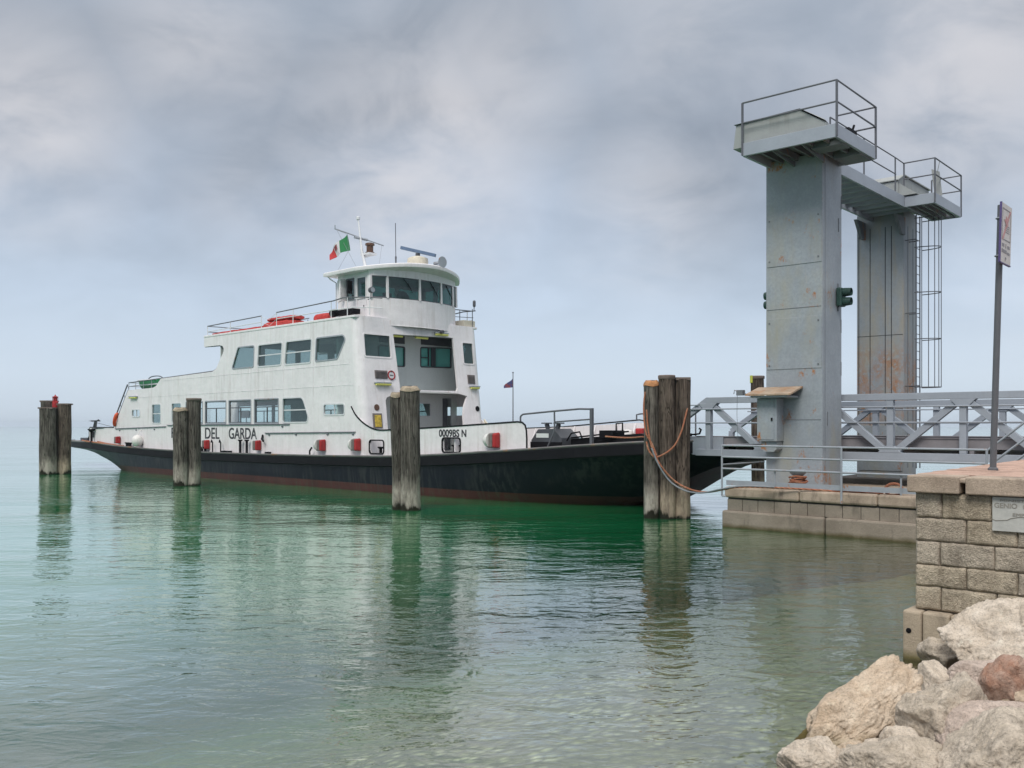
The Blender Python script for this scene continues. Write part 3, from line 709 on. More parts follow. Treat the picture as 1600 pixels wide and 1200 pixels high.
    for s, z in ((-9.2,2.2),(-7.0,2.23),(-4.6,2.26),(-2.8,2.27),(-25.4,2.35),(-23.2,2.38),(-20.9,2.42),(-8.1,2.58)): f.box((s-.06, -.04, z-.05), (s+.06, -.0, z))
    f.build('rubbing_bar', M['drail'], ferry)
    f = MB()
    for p in PORTS: f.plate(grow(rnd(p, .1), .05), [grow(rnd(p, .1), -.0)], lambda s, z: Vector((s, -.03, z)), lambda s, z: Vector((s, .03, z)))
    f.build('fairlead_frame', M['black'], ferry)
    # bulwark stays, seen on the inside of the far bulwark
    f = MB()
    for s in (-.2, 1.0, 2.1, 3.2, 4.3, 5.4, 6.3): f.prism([(s, BW-.08, 1.6+.03*max(0,s)), (s, BW-.45, 1.6+.03*max(0,s)), (s, BW-.08, 2.45+.04*s)], (.05, 0, 0)); f.prism([(s, .08, 1.5+.04*max(0,s)), (s, .45, 1.5+.04*max(0,s)), (s, .08, 2.35+.04*s)], (.05, 0, 0))
    f.build('bulwark_stay', M['white'], ferry)
    # flared foot between the far corner and the bulwark
    f = MB(); f.prism([(-2.2, BW, 2.9), (-1.9, BW, 2.62), (-1.4, BW, 2.5), (-1.0, BW, 2.44), (-2.2, BW, 2.44)], (0, -.06, 0)); f.build('bulwark_foot', M['cream'], ferry)
house()

def wheelhouse():
    R = (2.4**2 + .55**2)/(2*.55); cx = -2.45 - R
    def arc(t): return cx + math.sqrt(R*R - (t-3.4)**2)
    path = [(-5.3, 1.0), (-5.3+.0001, 1.0)]
    side_n = [(-5.3, 1.0), (-3.02, 1.0)]
    T = [1.0 + 4.8*i/40 for i in range(41)]
    per = [(-5.3, 5.8), (-5.3, 1.0), (-3.12, 1.0), (-3.04, 1.05)] + [(arc(t), t) for t in T[1:-1]] + [(-3.04, 5.75), (-3.12, 5.8)]
    w = MB(); n = len(per)
    def band(z0, z1, idx=None):
        for i in range(n):
            a, b = per[i], per[(i+1) % n]
            w.add([(a[0],a[1],z0),(b[0],b[1],z0),(b[0],b[1],z1),(a[0],a[1],z1)], [(0,1,2,3)], True)
    band(6.78, 7.93); band(8.84, 9.2)
    w.build('wheelhouse_wall', M['white'], ferry, angle=28)
    fl = MB(); fl.add([(a, b, 7.2) for a, b in per], [tuple(range(n))]); fl.build('wheelhouse_floor', M['dgrey'], ferry, recalc=False)
    lip = MB()
    for z0, z1, o in ((6.74, 6.80, .03),):
        lip.tube([(a + .004, b, 6.79) for a, b in per[2:]], .014, 6)
    lip.build('wheelhouse_lip', M['white'], ferry)
    # mullions and glass
    mull = [1.02, 1.68, 3.2, 4.5, 5.43, 5.77]
    mu = MB(); 
    for t in mull:
        mu.bar((arc(t), t, 7.92), (arc(t)-.03, t, 8.85), .09, .09, up=(1, 0, 0))
    mu.bar((-5.26, 1.02, 7.92), (-5.26, 1.02, 8.85), .12, .1); mu.bar((-4.0, 1.02, 7.92), (-4.0, 1.02, 8.85), .1, .22, up=(1,0,0)); mu.bar((-3.12, 1.03, 7.92), (-3.12, 1.03, 8.85), .1, .2, up=(1,0,0)); mu.bar((-4.85, 1.02, 7.92), (-4.85, 1.02, 8.85), .1, .5, up=(0,1,0))
    for s in (-5.26, -4.4, -3.2): mu.bar((s, 5.78, 7.92), (s, 5.78, 8.85), .1, .2, up=(1,0,0))
    for t in (1.1, 2.6, 4.2, 5.7): mu.bar((-5.28, t, 7.92), (-5.28, t, 8.85), .1, .2)
    mu.build('mullion', M['white'], ferry)
    for a, b in zip(mull, mull[1:]):
        f = MB(); q = [(arc(a)-.02, a+.03), (arc(b)-.02, b-.03)]
        m_ = (a+b)/2
        f.bar((q[0][0], q[0][1], 8.82), (q[1][0], q[1][1], 8.82), .05, .04); f.bar((q[0][0], q[0][1], 7.95), (q[1][0], q[1][1], 7.95), .05, .04)
        fo = f.build('window', M['drail'], ferry)
        g = MB(); pts = [a + (b-a)*i/6 for i in range(7)]
        vs = [(arc(t)-.03, t, z) for t in pts for z in (7.93, 8.84)]
        g.add(vs, [(i*2, i*2+2, i*2+3, i*2+1) for i in range(6)], True); g.build('pane', M['glass_dark'], fo, base=(0,0,0), recalc=False)
        if b - a > .8:
            wp = MB(); wp.bar((arc(m_)+.02, m_-.1, 8.80), (arc(m_+.35)+.02, m_+.25, 8.42), .03, .02); wp.bar((arc(m_+.3)+.02, m_+.12, 8.62), (arc(m_+.3)+.03, m_+.36, 8.22), .02, .02)
            wp.build('wiper', M['black'], fo, base=(0,0,0))
    for s0, s1, nm in ((-4.62, -4.1, 'window'), (-3.9, -3.26, 'door')):
        f = MB(); t = .985
        z0 = 7.93 if nm == 'window' else 7.15
        for q0, q1 in (((s0,z0),(s0,8.84)), ((s1,z0),(s1,8.84)), ((s0,8.82),(s1,8.82)), ((s0,7.95),(s1,7.95))): f.bar((q0[0], t, q0[1]), (q1[0], t, q1[1]), .05, .05, up=(0,1,0))
        fo = f.build(nm, M['white'] if nm == 'door' else M['drail'], ferry)
        g = MB(); g.box((s0, 1.0, 7.93), (s1, 1.008, 8.84)); g.build('pane', M['glass_dark'], fo, base=(0,0,0))
        if nm == 'door':
            h = MB(); h.bar((s1-.1, .93, 7.5), (s1-.1, .93, 7.62), .03, .03); h.build('handle', M['black'], fo, base=(0,0,0))
    for t0, t1 in ((1.2,2.5),(2.7,4.1),(4.3,5.6)):
        g = MB(); g.box((-5.3, t0, 7.93), (-5.29, t1, 8.84)); g.build('pane', M['glass_teal'], ferry)
    for s0, s1 in ((-5.15,-4.5),(-4.3,-3.3)):
        g = MB(); g.box((s0, 5.80, 7.93), (s1, 5.81, 8.84)); g.build('pane', M['glass_teal'], ferry)
    cs = MB(); cs.box((-3.6, 1.6, 7.2), (-3.1, 5.2, 8.05)); cs.box((-3.75, 2.2, 8.05), (-3.6, 2.6, 8.3)); cs.lathe([(.36,-.02),(.40,0),(.36,.02)], (-3.72, 3.3, 8.1), 20, 'X'); cs.box((-4.6, 3.0, 7.2), (-4.2, 3.5, 7.7)); cs.box((-4.65, 3.0, 7.7), (-4.55, 3.5, 8.2))
    cs.build('helm_console', M['dgrey'], ferry, bevel=.03)
    # visor roof: crowned slab with a rounded front
    Rv = (2.9**2 + 1.55**2)/(2*1.55); cv = -1.85 - Rv
    out_ = [(-5.65, .5), (-3.6, .5)] + [(max(-3.45, cv + math.sqrt(max(0, Rv*Rv - (t-3.4)**2))), t) for t in [.5 + 5.8*i/48 for i in range(49)]] + [(-3.6, 6.3), (-5.65, 6.3)]
    rf = MB()
    def zr(t): return 9.17 + .26*(1 - ((t-3.4)/2.9)**2)
    n = len(out_)
    cc = (-4.0, 3.4)
    rings = [(1.0, 0.0, -.17), (1.005, 0, -.14), (1.005, 0, -.03), (.99, 0, 0), (.6, 0, .07), (0.02, 0, .10)]
    vs = []
    for k, _, dz in rings:
        for a, b in out_:
            x, y = cc[0] + (a-cc[0])*k, cc[1] + (b-cc[1])*k; vs.append((x, y, zr(b if k > .9 else y) + dz))
    fs = [(i*n+j, i*n+(j+1) % n, (i+1)*n+(j+1) % n, (i+1)*n+j) for i in range(len(rings)-1) for j in range(n)]
    rf.add(vs, fs, True); rf.add(vs[:n], [tuple(range(n))]); rf.add(vs[-n:], [tuple(range(n))])
    rf.build('wheelhouse_roof', M['white'], ferry, angle=30)
    dp = MB(); dp.tube([(-5.55, .62, 9.05), (-5.5, .75, 8.9), (-5.36, .95, 8.75), (-5.36, .95, 7.1)], .03, 6); dp.build('drain_pipe', M['wrail'], ferry)
wheelhouse()

def on_roof():
    # rails along the roof edge
    for t, col in ((.06, 1), (BW-.06, 0)):
        f = MB(); top = MB()
        top.tube([(-15.1,t,7.55),(-10.0,t,7.64)], .026, 6); f.tube([(-15.1,t,7.27),(-10.0,t,7.36)], .018, 6)
        for s in (-15.1,-12.85,-10.0): f.tube([(s,t,7.08),(s,t,7.55+.017*(s+15.1))], .02, 6)
        f.tube([(-10.0,t,7.6),(-9.3,t,7.42),(-8.7,t,7.66)], .008, 5); f.tube([(-10.0,t,7.36),(-9.3,t,7.15),(-8.7,t,7.4)], .008, 5)
        e = -2.0 if col else -2.7
        top.tube([(-8.7,t,7.69),(-4.3,t,7.80),(-3.6,t,7.86)] + ([(-3.0,t+.05,7.83),(-2.35,t+.35,7.80),(-1.95,t+.75,7.76)] if col else [(-2.75,t,7.84)]), .026, 6)
        f.tube([(-8.7,t,7.40),(-4.3,t,7.42),(-3.0,t+.05,7.42)] + ([(-2.35,t+.35,7.39),(-1.95,t+.75,7.36)] if col else []), .02, 6)
        for s in (-8.7,-7.35,-4.45,-3.3): f.tube([(s,t,7.08),(s,t,7.70+.025*(s+8.7))], .02, 6)
        if col: f.tube([(-2.3,t+.38,7.08),(-2.3,t+.38,7.80)], .02, 6)
        fo = f.build('roof_railing', M['wrail'], ferry); top.build('handrail', M['drail'], fo, base=(0,0,0))
    f = MB()
    for z in (7.55, 7.27): f.tube([(-15.1,.06,z),(-15.1,BW-.06,z)], .022, 6)
    for t in (2, 3.5, 5): f.tube([(-15.1,t,7.08),(-15.1,t,7.55)], .018, 6)
    f.tube([(-15.0,1.9,7.5),(-8.9,1.9,7.6)], .022, 6); f.tube([(-15.0,1.9,7.25),(-8.9,1.9,7.3)], .016, 6)
    for s in (-15.0,-12.4,-11.2,-9): f.tube([(s,1.9,7.08),(s,1.9,7.55)], .016, 6)
    f.build('roof_railing', M['drail'], ferry)
    # mast, aerial, radar, horn, spotlight, mirror and box
    m = MB(); m.tube([(-5.0,2.3,9.35),(-5.35,2.3,10.3),(-5.62,2.3,11.75)], [.075,.06,.035], 10); m.lathe([(.04,0),(.09,.04),(.09,.14),(.05,.17)], (-5.63,2.3,11.72), 10)
    mo = m.build('mast', M['wrail'], ferry)
    y = MB(); y.tube([(-5.48,0.95,11.12),(-5.48,3.6,10.75)], .028, 6); y.tube([(-5.48,0.97,11.1),(-5.48,0.97,11.28)], .025, 6); y.tube([(-5.48,2.0,10.9),(-5.48,2.7,10.88)], .06, 6); y.build('yard', M['grey_rail'], mo, base=(0,0,0))
    y = MB(); y.box((-5.42,2.28,10.12),(-4.82,2.72,10.2)); y.box((-5.36,2.36,10.04),(-5.2,2.5,10.12)); y.build('lamp_bracket', M['wrail'], mo, base=(0,0,0))
    y = MB(); y.lathe([(.2,0),(.2,.05),(.15,.07),(.15,.33),(.21,.36),(.2,.44),(.1,.47)], (-5.06,2.52,10.2), 14); y.build('mast_lamp', M['sbronze'], mo, base=(0,0,0))
    st = MB()
    for p, q in (((-5.48,1.05,11.1),(-4.6,1.5,9.35)), ((-5.48,3.5,10.75),(-5.4,3.2,9.3))): st.tube([p, q], .008, 4)
    st.build('stay_wire', M['wiresteel'], mo, base=(0,0,0))
    a = MB(); a.tube([(-3.9,3.05,9.42),(-3.9,3.05,9.95)], .035, 8); a.tube([(-3.9,3.05,9.9),(-3.93,3.05,11.45)], .018, 6); a.lathe([(.03,0),(.045,.03),(.03,.1)], (-3.9,3.05,9.9), 8); a.build('aerial', M['drail'], ferry)
    r = MB(); r.lathe([(.2,0),(.42,.05),(.46,.2),(.44,.36),(.3,.42),(.16,.46)], (-2.95,3.5,9.47), 20)
    ro = r.build('radar', M['cream'], ferry)
    b = MB(); b.tube([(-2.95,3.5,9.9),(-2.95,3.5,10.06)], .1, 8); b.build('spindle', M['dgrey'], ro, base=(0,0,0))
    b = MB(); p, q = Vector((-3.6,3.1,10.34)), Vector((-2.25,3.9,9.93)); b.bar(p, q, .17, .13); b.build('radar_arm', M['radarblue'], ro, base=(0,0,0))
    h = MB(); h.lathe([(.07,-.28),(.07,0),(.1,.1),(.24,.24),(.24,.26)], (-2.15,4.0,9.62), 14, 'X'); h.bar((-2.6,4.0,9.52),(-1.9,4.0,9.46), .2, .06); h.build('horn', M['grey_rail'], ferry)
    s = MB(); s.lathe([(.04,-.14),(.11,-.09),(.135,.06),(.135,.08)], (-2.42,.62,8.12), 14, 'X'); s.tube([(-2.46,.62,8.0),(-2.46,.62,7.8),(-2.5,.5,7.72)], .022, 6)
    so = s.build('searchlight', M['dgrey'], ferry)
    l = MB(); l.lathe([(.105,0),(.105,.015)], (-2.338,.62,8.12), 14, 'X'); l.build('lens', M['grey_rail'], so, base=(0,0,0))
    s = MB(); s.box((-3.98,.5,8.12),(-3.88,.74,8.66)); s.tube([(-3.9,.6,8.2),(-3.5,.5,7.98),(-3.4,.2,7.85)], .018, 6); s.build('mirror', M['black'], ferry, bevel=.02)
    s = MB(); s.box((-4.75,.3,7.22),(-3.3,.72,7.44)); s.lathe([(.16,-.1),(.17,0),(.17,.2)], (-4.62,.28,7.33), 12, 'X'); s.build('equipment_box', M['black'], ferry, bevel=.03)
    # far side wing with rails and side lamp
    w = MB(); w.box((-3.75,6.1,7.1),(-2.85,BW+.02,7.38)); w.build('wing_box', M['cream'], ferry, bevel=.02)
    w = MB(); w.tube([(-3.9,6.55,7.98),(-2.7,6.55,7.8),(-2.7,5.9,7.78)], .025, 6); w.tube([(-3.9,6.55,7.65),(-2.7,6.55,7.5)], .016, 6)
    for s in (-3.6,-2.75): w.tube([(s,6.55,7.08),(s,6.55,7.9)], .02, 6)
    w.tube([(-2.7,6.6,7.8),(-2.68,6.6,8.05)], .02, 6); w.lathe([(.05,0),(.07,.05),(.07,.25),(.03,.3)], (-2.68,6.6,8.0), 10); w.build('wing_railing', M['drail'], ferry)
    # life raft packs lying on the roof
on_roof()

def ferry_fittings():
    # strip lamps, grilles, notice boards on the front
    def lamp(s, t, z, ln, axis, drop=.0):
        f = MB()
        if axis == 't': f.box((s+.0, t, z), (s+.16, t+ln, z+.05))
        else: f.box((s, t-.16, z), (s+ln, t, z+.05))
        fo = f.build('strip_lamp', M['grey_rail'], ferry)
        g = MB()
        if axis == 't': g.tube([(s+.1, t+.03, z-.035), (s+.1, t+ln-.03, z-.035)], .055, 10)
        else: g.tube([(s+.03, t-.1, z-.035), (s+ln-.03, t-.1, z-.035)], .055, 10)
        g.build('lamp_glass', M['yellow_glass'], fo, base=(0,0,0))
    lamp(sf(4.3), .72, 4.33, .8, 't'); lamp(sf(4.3), 6.0, 4.33, .55, 't')
    lamp(sf(6.45)-.0, 4.15, 6.62, .75, 't'); lamp(-2.95, 3.25, 6.44, .75, 't'); lamp(-2.95, 2.0, 6.43, .6, 't')
    lamp(-23.9, -.0, 4.2, .9, 's')
    for t0, t1, z0, z1 in ((.79,1.42,4.53,4.87), (5.95,6.38,4.48,4.88)):
        f = MB(); f.plate([(t0,z0),(t0,z1),(t1,z1),(t1,z0)], [], lambda t, z: Vector((sf(z)+.03, t, z)), lambda t, z: Vector((sf(z)+.002, t, z)))
        for i in range(6):
            z = z0 + .04 + i*(z1-z0-.06)/6; f.bar((sf(z)+.035, t0+.03, z), (sf(z)+.035, t1-.03, z), .03, .012)
        f.build('grille', M['fgrey'], ferry)
    def disc(t, z, r, mat, proud, name, parent=None, r0=0):
        f = MB(); pts = [(t + r*math.cos(a*PI/12), z + r*math.sin(a*PI/12)) for a in range(24)]
        hl = [[(t + r0*math.cos(a*PI/12), z + r0*math.sin(a*PI/12)) for a in range(24)]] if r0 else []
        f.plate(pts, hl, lambda t_, z_: Vector((sf(z_)+proud, t_, z_)), lambda t_, z_: Vector((sf(z_)+proud-.015, t_, z_)))
        return f.build(name, mat, parent or ferry, base=(0,0,0) if parent else None)
    so = disc(1.63, 4.69, .2, M['wrail'], .02, 'width_sign')
    disc(1.63, 4.69, .2, M['red'], .032, 'sign_ring', so, .145)
    f = MB()
    f.bar((sf(4.69)+.035, 1.54, 4.69), (sf(4.69)+.035, 1.72, 4.69), .01, .03)
    for z in (4.86, 4.52): f.prism([(sf(z)+.05, 1.63-.035, z+(.02 if z > 4.6 else -.02)), (sf(z)+.05, 1.63+.035, z+(.02 if z > 4.6 else -.02)), (sf(z)+.05, 1.63, z-(.05 if z > 4.6 else -.05))], (-.02, 0, 0))
    f.build('sign_symbol', M['lettering'], so, base=(0,0,0))
    disc(.76, 3.34, .13, M['sbronze'], .02, 'porthole'); disc(6.4, 3.36, .12, M['black'], .02, 'porthole')
    f = MB(); q = [(.52,2.5),(.52,3.1),(.98,3.1),(.98,2.5)]
    f.plate(q, [], lambda t, z: Vector((sf(z)+.03, t, z)), lambda t, z: Vector((sf(z)+.003, t, z))); fo = f.build('notice_board', M['fgrey'], ferry)
    f = MB(); f.plate([(.6,2.55),(.6,3.03),(.92,3.03),(.92,2.55)], [], lambda t, z: Vector((sf(z)+.045, t, z)), lambda t, z: Vector((sf(z)+.03, t, z))); f.build('notice_panel', M['yellow'], fo, base=(0,0,0))
    f = MB(); f.lathe([(.05,-.1),(.08,-.06),(.08,.08)], (sf(6.9)+.3, 4.39, 6.68), 10, 'X'); f.bar((sf(6.9), 4.39, 6.8), (sf(6.9)+.3, 4.39, 6.72), .04, .04); f.build('floodlight', M['dgrey'], ferry)
    # fenders: grey and red rubber blocks with a white float behind
    for s, z, k in ((-25.35,1.78,.75),(-14.85,1.67,.82),(-10.0,1.70,.85),(-4.85,1.78,.88),(-2.4,1.84,.9),(5.5,2.10,.95)):
        f = MB(); w, h = .16*k, .27*k
        f.prism([(s-.24*k, -.30, z-h), (s-.24*k, -.02, z-h), (s-.24*k, -.02, z+h), (s-.24*k, -.30, z+h*.9)], (.25*k, 0, 0)); fo = f.build('fender', M['fgrey'], ferry, bevel=.04)
        f = MB(); f.prism([(s+.02*k, -.30, z-h), (s+.02*k, -.02, z-h*1.05), (s+.02*k, -.02, z+h*1.05), (s+.02*k, -.30, z+h*.9)], (.15*k, 0, 0)); f.build('fender_pad', M['red'], fo, base=(0,0,0), bevel=.05)
        if s in (5.5,-4.85,-2.4):
            f = MB(); f.lathe([(.02,-.42*k),(.12*k,-.34*k),(.24*k,-.18*k),(.28*k,0)], (s-.15*k, -.16, z), 16, 'X'); f.build('float', M['buoy'], fo, base=(0,0,0))
    f = MB(); f.lathe([(.03,-.32),(.17,-.28),(.28,-.14),(.31,0),(.28,.14),(.17,.28),(.05,.32)], (-22.5, -.25, 1.76), 20, 'Z'); f.tube([(-22.5,-.25,2.05),(-22.5,-.12,2.3),(-22.5,0,2.36)], .02, 6); f.build('float', M['buoy'], ferry)
    # bitts and small deck gear along the ledge
    f = MB()
    def bitt(s, t=-.2, h=.34, r=.07, cap=.12):
        z = zdk(s); f.lathe([(r*1.5,0),(r,.06),(r,h-.08),(cap,h-.05),(cap,h)], (s, t, z), 10)
    for s in (-11.45,-10.85): bitt(s, h=.66, r=.06, cap=.11)
    for s in (-15.2,-14.85): bitt(s, h=.28, r=.07, cap=.13)
    for s in (-23.95,-23.55): bitt(s, h=.26, r=.08, cap=.13)
    for s in (-14.1,-13.3): f.tube([(s,-.2,zdk(s)),(s,-.2,zdk(s)+.5),(s-.1,-.2,zdk(s)+.62),(s-.14,-.2,zdk(s)+.5)], .035, 6)
    f.tube([(-5.65,-.2,zdk(-5.6)),(-5.65,-.2,zdk(-5.6)+.2),(-5.5,-.2,zdk(-5.6)+.34)], .04, 6)
    f.tube([(-9.75,-.02,2.16),(-9.6,-.15,1.98),(-9.4,-.2,1.9)], .05, 6)
    for s in (-12.5,-13.0,-9.0): f.box((s-.12,-.3,zdk(s)), (s+.12,-.1,zdk(s)+.12))
    f.lathe([(.16,0),(.07,.08),(.07,.62),(.14,.72),(.22,.78),(.22,.83)], (-29.0,-.2,zdk(-29)), 12)
    f.build('bollard', M['black'], ferry)
    f = MB()
    for p in PORTS:
        s = (p[0][0]+p[2][0])/2; z = p[0][1]
        for d in (-.2,.2): f.lathe([(.06,0),(.06,.25),(.13,.3),(.13,.34)], (s+d, .35, z-.1), 10)
        f.box((s-.35,.25,z-.15),(s+.35,.45,z-.08))
    f.build('bollard', M['black'], ferry)
    # stern ramp gear
    f = MB(); f.box((-33.6,.9,1.62),(-30.4,1.2,1.78)); f.box((-33.9,1.0,1.62),(-32.3,2.4,1.82)); f.tube([(-32.2,.8,1.7),(-31.3,.8,2.4),(-31.0,.8,2.9)], .05, 6); f.tube([(-31.4,.8,1.7),(-30.9,.8,2.9)], .05, 6)
    f.box((-31.2,.6,2.86),(-30.7,1.0,2.93)); f.tube([(-30.6,.7,1.65),(-30.6,.7,2.6),(-30.5,.7,2.9),(-30.2,.7,2.95)], .045, 6); f.tube([(-31.9,.8,2.3),(-31.0,.8,2.35)], .03, 6)
    f.tube([(-30.2,.1,2.9),(-26.4,.1,2.5)], .012, 4); f.box((-29.5,-.05,1.9),(-29.1,-.02,2.22))
    f.tube([(-29.4,-.02,2.42),(-27.6,-.02,2.47)], .03, 6)
    f.build('stern_gear', M['dgrey'], ferry)
    f = MB(); f.tube(smooth_path([(-34,1.3,1.64),(-32,.4,1.66),(-30,-.1,1.64),(-28.6,-.2,1.6),(-27,-.22,1.53),(-25.6,-.22,1.47),(-24.4,-.2,1.44)]), .05, 6); f.tube(smooth_path([(-31.5,.9,1.64),(-29,.1,1.66),(-27,-.15,1.56),(-24.6,-.26,1.46)]), .04, 6); f.build('stern_rope', M['rope'], ferry)
    # bow gear: winch housing, stowed ramp beam, dark rails
    z = 1.82
    f = MB(); f.prism([(6.75,.35,z-.02),(6.75,.35,2.12),(7.05,.35,2.48),(7.75,.35,2.50),(8.1,.35,2.2),(8.1,.35,z+.02)], (0, .9, 0)); fo = f.build('winch_housing', M['dgrey'], ferry, bevel=.02)
    f = MB(); f.box((7.0,.33,2.2),(7.55,.345,2.34)); f.build('housing_slot', M['white_dim'], fo, base=(0,0,0))
    f = MB(); f.box((6.74,.32,z),(8.14,.345,2.06)); f.build('housing_skirt', M['black'], fo, base=(0,0,0))
    f = MB()
    for s, d in ((7.2,-.06),(7.62,.06)): f.bar((s,.7,2.49),(s+d,.7,2.66), .1, .12); f.box((s+d-.16,.6,2.66),(s+d+.16,.8,2.7))
    f.build('fairlead_horn', M['dgrey'], ferry)
    f = MB(); f.prism([(8.2,.7,1.93),(8.2,.7,2.16),(8.9,.7,2.22),(11.0,.7,2.36),(11.3,.7,2.3),(11.3,.7,2.12)], (0, .5, 0)); f.tube([(8.25,.65,2.2),(10.6,.65,2.42)], .03, 6); f.box((9.55,.5,2.2),(10.1,1.1,2.45)); f.tube([(10.0,.8,2.4),(10.0,.8,2.66),(10.25,.8,2.68),(10.25,.8,2.4)], .03, 6)
    f.tube([(8.2,.5,2.1),(8.4,.5,2.35),(8.75,.5,2.4),(8.85,.5,2.2)], .03, 6); f.build('ramp_beam', M['black'], ferry, bevel=.02)
    f = MB()
    f.tube(smooth_path([(6.5,.1,2.70),(6.5,.1,2.9),(6.62,.1,2.98)], 4) + [(8.0,.12,3.07),(9.0,.2,3.13),(9.4,.3,3.12)], .03, 8)
    f.tube(smooth_path([(8.0,.12,3.07),(8.0,.12,2.5),(7.9,.1,2.2),(7.72,.1,1.9)], 5), .028, 8); f.tube([(8.0,.12,2.72),(9.4,.3,2.8)], .024, 8)
    f.bar((9.4,.32,2.0),(9.4,.32,3.15), .09, .1)
    f.tube([(6.35,BW-.05,2.84),(6.35,BW-.05,3.02),(6.5,BW-.05,3.05),(8.0,BW-.1,3.12),(9.2,BW-.3,3.16),(9.2,BW-.3,2.0)], .03, 8)
    f.build('bow_railing', M['drail'], ferry)
    f = MB(); f.box((9.9,2.0,2.15),(12.9,4.8,2.24)); f.build('bow_flap', M['dgrey'], ferry, bevel=.02)
    f = MB(); f.lathe([(.05,-.25),(.22,-.2),(.28,0),(.22,.2),(.05,.25)], (6.2,6.35,2.2), 14, 'Z'); f.build('float', M['buoy'], ferry)
    f = MB(); f.box((6.6,6.3,2.1),(6.95,6.6,2.5)); f.build('fender_pad', M['red'], ferry, bevel=.05)
    # cooling water running from the hull side
    # lettering
    f0 = lambda u, v: Vector((u, -.006, v)); f1 = f0
    f = MB(); text_mesh(f, 'RIVA', -18.91, -17.04, 1.95, 2.48, f0, f1, .034); text_mesh(f, 'DEL', -15.24, -13.82, 1.95, 2.48, f0, f1, .034); text_mesh(f, 'GARDA', -12.88, -10.32, 1.96, 2.48, f0, f1, .034); f.build('ferry_name', M['lettering'], ferry, recalc=False)
    f = MB(); text_mesh(f, '0009BS N', 2.46, 3.91, 2.19, 2.45, f0, f1, .024)
    f.build('registration_number', M['lettering'], ferry, recalc=False)
ferry_fittings()

# loose things aboard
def raft(name, label, s, t, z, ln, w, h, cat='life raft', group=None):
    mb = MB()
    def fn(u, v):
        a = u*2*PI; c_, s_ = math.cos(a), math.sin(a); p = 2.6
        y = math.copysign(abs(c_)**(2/p), c_)*w/2; zz = math.copysign(abs(s_)**(2/p), s_)*h/2
        x = (v - .5)*ln; k = 1 - .35*abs(2*v-1)**6; b = .02*noise.noise((x*4, y*5, zz*5+s)) + .012*math.sin(x*26)
        return Vector((s + x, t + y*k + b, z + h/2 + zz*k + b))
    mb.grid(28, 24, fn)
    for v in (0, 1): mb.add([fn(i/28, v) for i in range(28)], [tuple(range(28))])
    o = mb.build(name, M['redcloth'], None, base=(s, t, z), frame=FER)
    return tag(o, label, cat, group)
r1 = raft('life_raft', 'large red canvas life raft pack lying on the ferry roof', -10.1, 1.3, 7.1, 2.6, 1.0, .42)
r2 = raft('life_raft', 'upper red life raft pack stacked on the large one on the ferry roof', -9.95, 1.3, 7.50, 2.4, .8, .20)
raft('canvas_roll', 'long thin red canvas roll along the edge of the ferry roof', -11.4, .42, 7.1, 7.6, .22, .14, 'roll')
raft('life_raft', 'small red pack on the roof against the wheelhouse', -6.55, 1.2, 7.1, 1.1, .7, .46)
def lifeboat():
    b = thing('lifeboat', 'small green and white boat stowed on the aft deck behind the rail', 'boat', FER, (-22.5, .8, 4.58))
    mb = MB()
    def fn(u, v):
        s = -24.15 + 3.35*v; k = max(.03, 1 - abs(2*v-1)**5); q = 2*u - 1
        return Vector((s, .80 + .60*k*q, 4.58 + .56*(1 - k*(1 - abs(q)**5))))
    mb.grid(14, 24, fn); mb.build('hull', M['green'], b)
    mb = MB(); mb.tube([(-24.15,.8,5.14),(-23.6,.26,5.14),(-22.5,.2,5.14),(-21.4,.26,5.14),(-20.8,.8,5.14),(-21.4,1.36,5.14),(-22.5,1.4,5.14),(-23.6,1.36,5.14)], .04, 6, closed=True)
    mb.tube([(-24.0,.18,4.86),(-20.9,.18,4.86)], .03, 6); mb.build('gunwale', M['wrail'], b)
    mb = MB()
    for s in (-23.4,-22.5,-21.6): mb.box((s-.1, .28, 4.98), (s+.1, 1.32, 5.02))
    mb.build('thwart', M['wrail'], b)
    mb = MB(); mb.tube(smooth_path([(-22.9,.5,5.14),(-22.5,.5,5.30),(-21.9,.5,5.34),(-21.3,.5,5.30),(-20.9,.5,5.16)]), .03, 6); mb.build('tiller_hoop', M['drail'], b)
lifeboat()
def ring():
    mb = MB(); c = Vector((-25.85, -.04, 2.95)); d = Vector((.45, 0, .9)).normalized()
    mb.tube([c + d*(.36*math.cos(a*PI/12)) + Vector((.5,-.86,0)).normalized()*(.13*math.sin(a*PI/12)) for a in range(24)], .085, 8, closed=True)
    o = mb.build('lifebuoy', M['orange'], None, base=c, frame=FER)
    tag(o, 'orange lifebuoy hung on the sloping stern rail of the ferry', 'lifebuoy')
ring()
